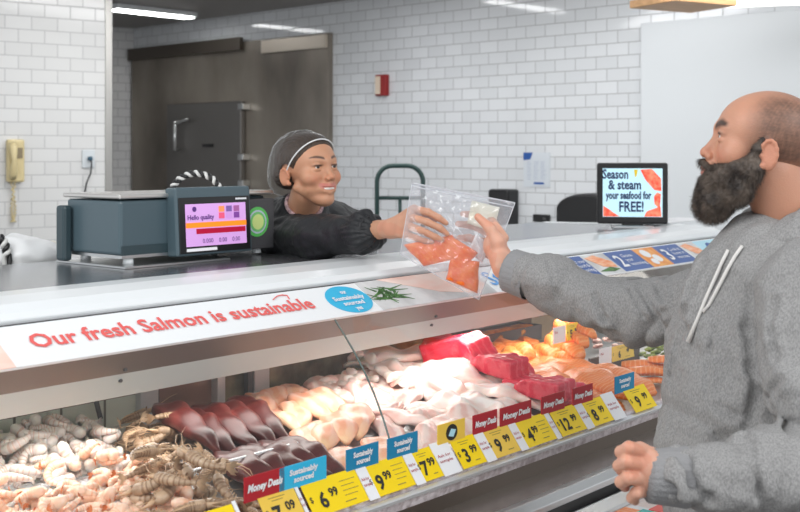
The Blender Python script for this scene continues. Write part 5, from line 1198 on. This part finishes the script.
# hood folds around the neck
gh = S(); nc = nbm+Vector((-.012, 0, .034))
rp = []
for t in np.linspace(-math.pi*.86, math.pi*.86, 22):      # 0 = back of the neck
    d_ = -cf*math.cos(t)+clat*math.sin(t); front = (1-math.cos(t))/2
    rp.append((nc+d_*(.093+.014*front)+Vector((0, 0, .040-.085*front**1.3)), .043-.010*front))
for i in range(len(rp)-1): gh.cap(tuple(rp[i][0]), tuple(rp[i+1][0]), rp[i][1], rp[i+1][1], .02)
for t in np.linspace(-math.pi*.62, math.pi*.62, 14):
    d_ = -cf*math.cos(t)+clat*math.sin(t); q_ = nc+d_*(.150-.02*abs(t)/2)+Vector((0, 0, -.046-.03*abs(t)/2))
    if t > -math.pi*.61: gh.cap(tuple(pq_), tuple(q_), .034, .034, .012)
    pq_ = q_
bk = nc-cf*.12; gh.ell(tuple(bk+Vector((0, 0, -.03))), (.09, .12, .075), .04)
hv4, hf4 = nets(lambda p: gh(p)+.006*wn(p*np.array([1, 1, 1.6]), 26, 41)+.003*wn(p, 60, 42), tuple(nc-Vector((.26, .24, .2))), tuple(nc+Vector((.26, .24, .13))), .0045)
npmesh('hood', [(hv4+tm, hf4)], grey, man)
# cuffs
def cuff(c0, axis, r0, r1, L_, name='cuff'):
    axis = axis.normalized(); u_ = axis.orthogonal().normalized(); w_ = axis.cross(u_); vs = []; fs = []; n_ = 72; m_ = 8
    for i in range(m_+1):
        t = i/m_
        for j in range(n_):
            a_ = 2*math.pi*j/n_; r_ = r0+(r1-r0)*t+.0011*math.cos(a_*24)-(.010 if i == m_ else 0); vs.append(c0+axis*L_*(t if i < m_ else .97)+(u_*math.cos(a_)+w_*math.sin(a_))*r_-mbp)
    for i in range(m_):
        for j in range(n_): fs.append((i*n_+j, i*n_+(j+1) % n_, (i+1)*n_+(j+1) % n_, (i+1)*n_+j))
    mb = MB(); mb.add([tuple(v) for v in vs], fs); mb.build(name, mat('ribbed_grey', (.30, .30, .305), .9, bump=.4, bscale=300), man, True)
cuff(wr.lerp(el, .22), wr-el, .0545, .052, .068); cuff(lwr.lerp(lel, .20), lwr-lel, .050, .041, .075)
# drawstring
def onbody(px, py, off=.006):
    dr_ = np.array([(px-400)/F, 1, -(py-HY)/F]); y_ = 1.75
    for _ in range(80):
        p_ = (np.array([0, 0, H])+dr_*y_)[None].astype(np.float32); d_ = min(hoodf(p_)[0], gh(p_)[0]+.002)
        if d_ < off: break
        y_ += max(d_*.6, .001)
    return Vector(p_[0].tolist())
mb = MB().tube([onbody(*q)-mbp for q in ((728, 250), (722, 262), (715, 278), (706, 298), (697, 320), (688, 342))], [.0034]*5+[.0048], 8)
mb.tube([onbody(*q)-mbp for q in ((742, 246), (735, 256), (727, 270), (718, 288), (709, 305), (703, 312))], .0034, 8)
mb.build('drawstring', mat('cord_white', (.75, .73, .70), .8), man, True)
jl = S(); jl.ell((.76, 2.29, .86), (.16, .18, .12))
for q in (-1, 1): jl.cap(tuple(Vector((.76, 2.30, .88))+clat*.09*q), tuple(Vector((.78, 2.30, .12))+clat*.13*q), .105, .07, .04)
lv, lf = nets(jl, (.4, 1.95, .04), (1.1, 2.7, 1.0), .012); npmesh('jeans', [(lv+tm, lf)], mat('denim', (.04, .06, .12), .8, bump=.3, bscale=300), man)
#@@BAG
# ================================================================ BAG OF SALMON
cor = {'tl': P(412, 183, 2.885), 'tr': P(515, 203, 2.90), 'br': P(479, 300, 2.865), 'bl': P(400, 254, 2.865)}
bb = (cor['bl']+cor['br'])/2
bag = empty('zip_bag', bb, 0, 'clear plastic zip bag of salmon held between the two people', 'plastic bag')
nu, nv_ = 56, 56
def bagp(s_, t): return cor['tl'].lerp(cor['tr'], s_).lerp(cor['bl'].lerp(cor['br'], s_), t)     # t from top to bottom
bn = (cor['tr']-cor['tl']).cross(cor['bl']-cor['tl']).normalized()
if bn.y > 0: bn = -bn
for side, nm_ in ((1, 'front_sheet'), (-1, 'back_sheet')):
    vs = []
    for i in range(nu+1):
        for j in range(nv_+1):
            s_, t = i/nu, j/nv_; p_ = bagp(s_, t); e_ = min(s_, 1-s_, t*1.2, 1-t); edge = min(1, e_*5)
            bul = .0135*edge*smooth_step(np.array(t), .35, .62)+.003*edge
            wr_ = .0032*edge*(math.sin(28*s_+9*t+3*math.sin(7*t))+.7*math.sin(41*t-15*s_+2*math.sin(9*s_)))+.0035*edge*math.exp(-((t-.48)/.14)**2)*math.sin(60*s_+5*math.sin(8*t))
            vs.append(p_+bn*side*(float(bul)+.0012)+bn*wr_-bb)
    mb = MB(); mb.add([tuple(v) for v in vs], [(i*(nv_+1)+j, (i+1)*(nv_+1)+j, (i+1)*(nv_+1)+j+1, i*(nv_+1)+j+1) for i in range(nu) for j in range(nv_)]); mb.build(nm_, M['plastic'], bag, True)
mb = MB()
for (s0_, t0_, s1b, t1b, r_) in ((0, .0, 1, .0, .0022), (0.005, .045, .995, .045, .0016), (0, 0, 0, 1, .0009), (1, 0, 1, 1, .0012), (0, 1, 1, 1, .0012)):
    mb.tube([bagp(s0_+(s1b-s0_)*k/12, t0_+(t1b-t0_)*k/12)-bb for k in range(13)], r_, 6)
mb.build('zip_seal', glassy('seal', (.95, .97, 1), gl=.15, opac=.6, colr=(.95, .96, 1)), bag, True)
def slab(corners, th, seed):
    """salmon piece: 4 corners in bag coords, rounded, thickness along bag normal"""
    vs = []; n1 = 18; r = np.random.default_rng(seed); ph = r.uniform(0, 6, 4)
    c4 = [bagp(*c) for c in corners]
    for side in (1, -1):
        for i in range(n1+1):
            for j in range(n1+1):
                a_, b_ = i/n1, j/n1; p_ = c4[0].lerp(c4[1], a_).lerp(c4[3].lerp(c4[2], a_), b_); e_ = min(a_, 1-a_, b_, 1-b_); k = min(1, e_*7)**.5
                vs.append(p_+bn*side*th*.5*(.25+.75*k)+bn*.001*math.sin(14*a_+ph[0]+6*b_)-bb+(c4[1]-c4[0])*.01*math.sin(9*b_+ph[1]))
    m_ = (n1+1)**2; fs = []
    for i in range(n1):
        for j in range(n1):
            q_ = (i*(n1+1)+j, (i+1)*(n1+1)+j, (i+1)*(n1+1)+j+1, i*(n1+1)+j+1); fs += [q_, tuple(m_+x for x in q_[::-1])]
    ring = [(i, 0) for i in range(n1)]+[(n1, j) for j in range(n1)]+[(i, n1) for i in range(n1, 0, -1)]+[(0, j) for j in range(n1, 0, -1)]
    ix = [i*(n1+1)+j for i, j in ring]
    fs += [(ix[k], m_+ix[k], m_+ix[(k+1) % len(ix)], ix[(k+1) % len(ix)]) for k in range(len(ix))]
    return vs, fs
bsal = stripe_mat('bag_salmon', (.84, .13, .008), (.88, .22, .03), 30, 9, 3, rough=.25, axis='DIAGONAL', width=(.6, 1.), sss=.08, dscale=3, c3=(.90, .27, .06))
for k_, (cs, lab) in enumerate((([(.02, .86), (.50, .50), (.72, .66), (.30, .98)], 'raw orange salmon piece inside the plastic bag, nearer the woman'),
                               ([(.52, .52), (.82, .58), (.72, .80), (.50, .72)], 'raw orange salmon piece inside the plastic bag, below the thumb'),
                               ([(.56, .74), (.86, .66), (.96, .95), (.58, .985)], 'raw salmon piece at the lowest corner inside the bag'))):
    vs, fs = slab(cs, .013, k_); mb = MB(); mb.add([tuple(v) for v in vs], fs); o = mb.build('salmon_piece', bsal, None, True); o.location = bb; tag(o, lab, 'salmon piece', 'salmon pieces in the bag')
# sticker and paper
def patch(cs, off, name, m_):
    vs = []; n1 = 8; c4 = [bagp(*c) for c in cs]
    for i in range(n1+1):
        for j in range(n1+1): a_, b_ = i/n1, j/n1; vs.append(c4[0].lerp(c4[1], a_).lerp(c4[3].lerp(c4[2], a_), b_)+bn*(off+.001*math.sin(5*a_+4*b_))-bb)
    mb = MB(); mb.add([tuple(v) for v in vs], [(i*(n1+1)+j, (i+1)*(n1+1)+j, (i+1)*(n1+1)+j+1, i*(n1+1)+j+1) for i in range(n1) for j in range(n1)]); mb.build(name, m_, bag, True, solid=.0004)
patch([(.60, .06), (.88, .07), (.90, .33), (.62, .32)], -.0075, 'price_sticker', mat('sticker', (.85, .80, .62), .5))
patch([(.74, .40), (.92, .46), (.90, .66), (.72, .60)], -.010, 'paper_insert', M['paper'])
# small pack on the ice of the lower well by the man's hand
c_ = K(U(632, -.72), -.72, .817); e = empty('salmon_pack', c_, CA, 'white tray pack of orange salmon lying in the lower well', 'food pack')
MB().box((-.09, -.05, 0), (.09, .05, .012)).build('tray', M['paper'], e, bevel=.004)
MB().box((-.075, -.035, .012), (.03, .035, .026)).build('salmon', salm_m, e, bevel=.008)
MB().box((-.02, -.052, .026), (.03, -.01, .0275)).build('teal_label', mat('teal2', (.02, .45, .42), .4), e); MB().box((.035, -.052, .026), (.085, -.02, .0275)).build('red_label', mat('red2', (.75, .08, .06), .4), e)
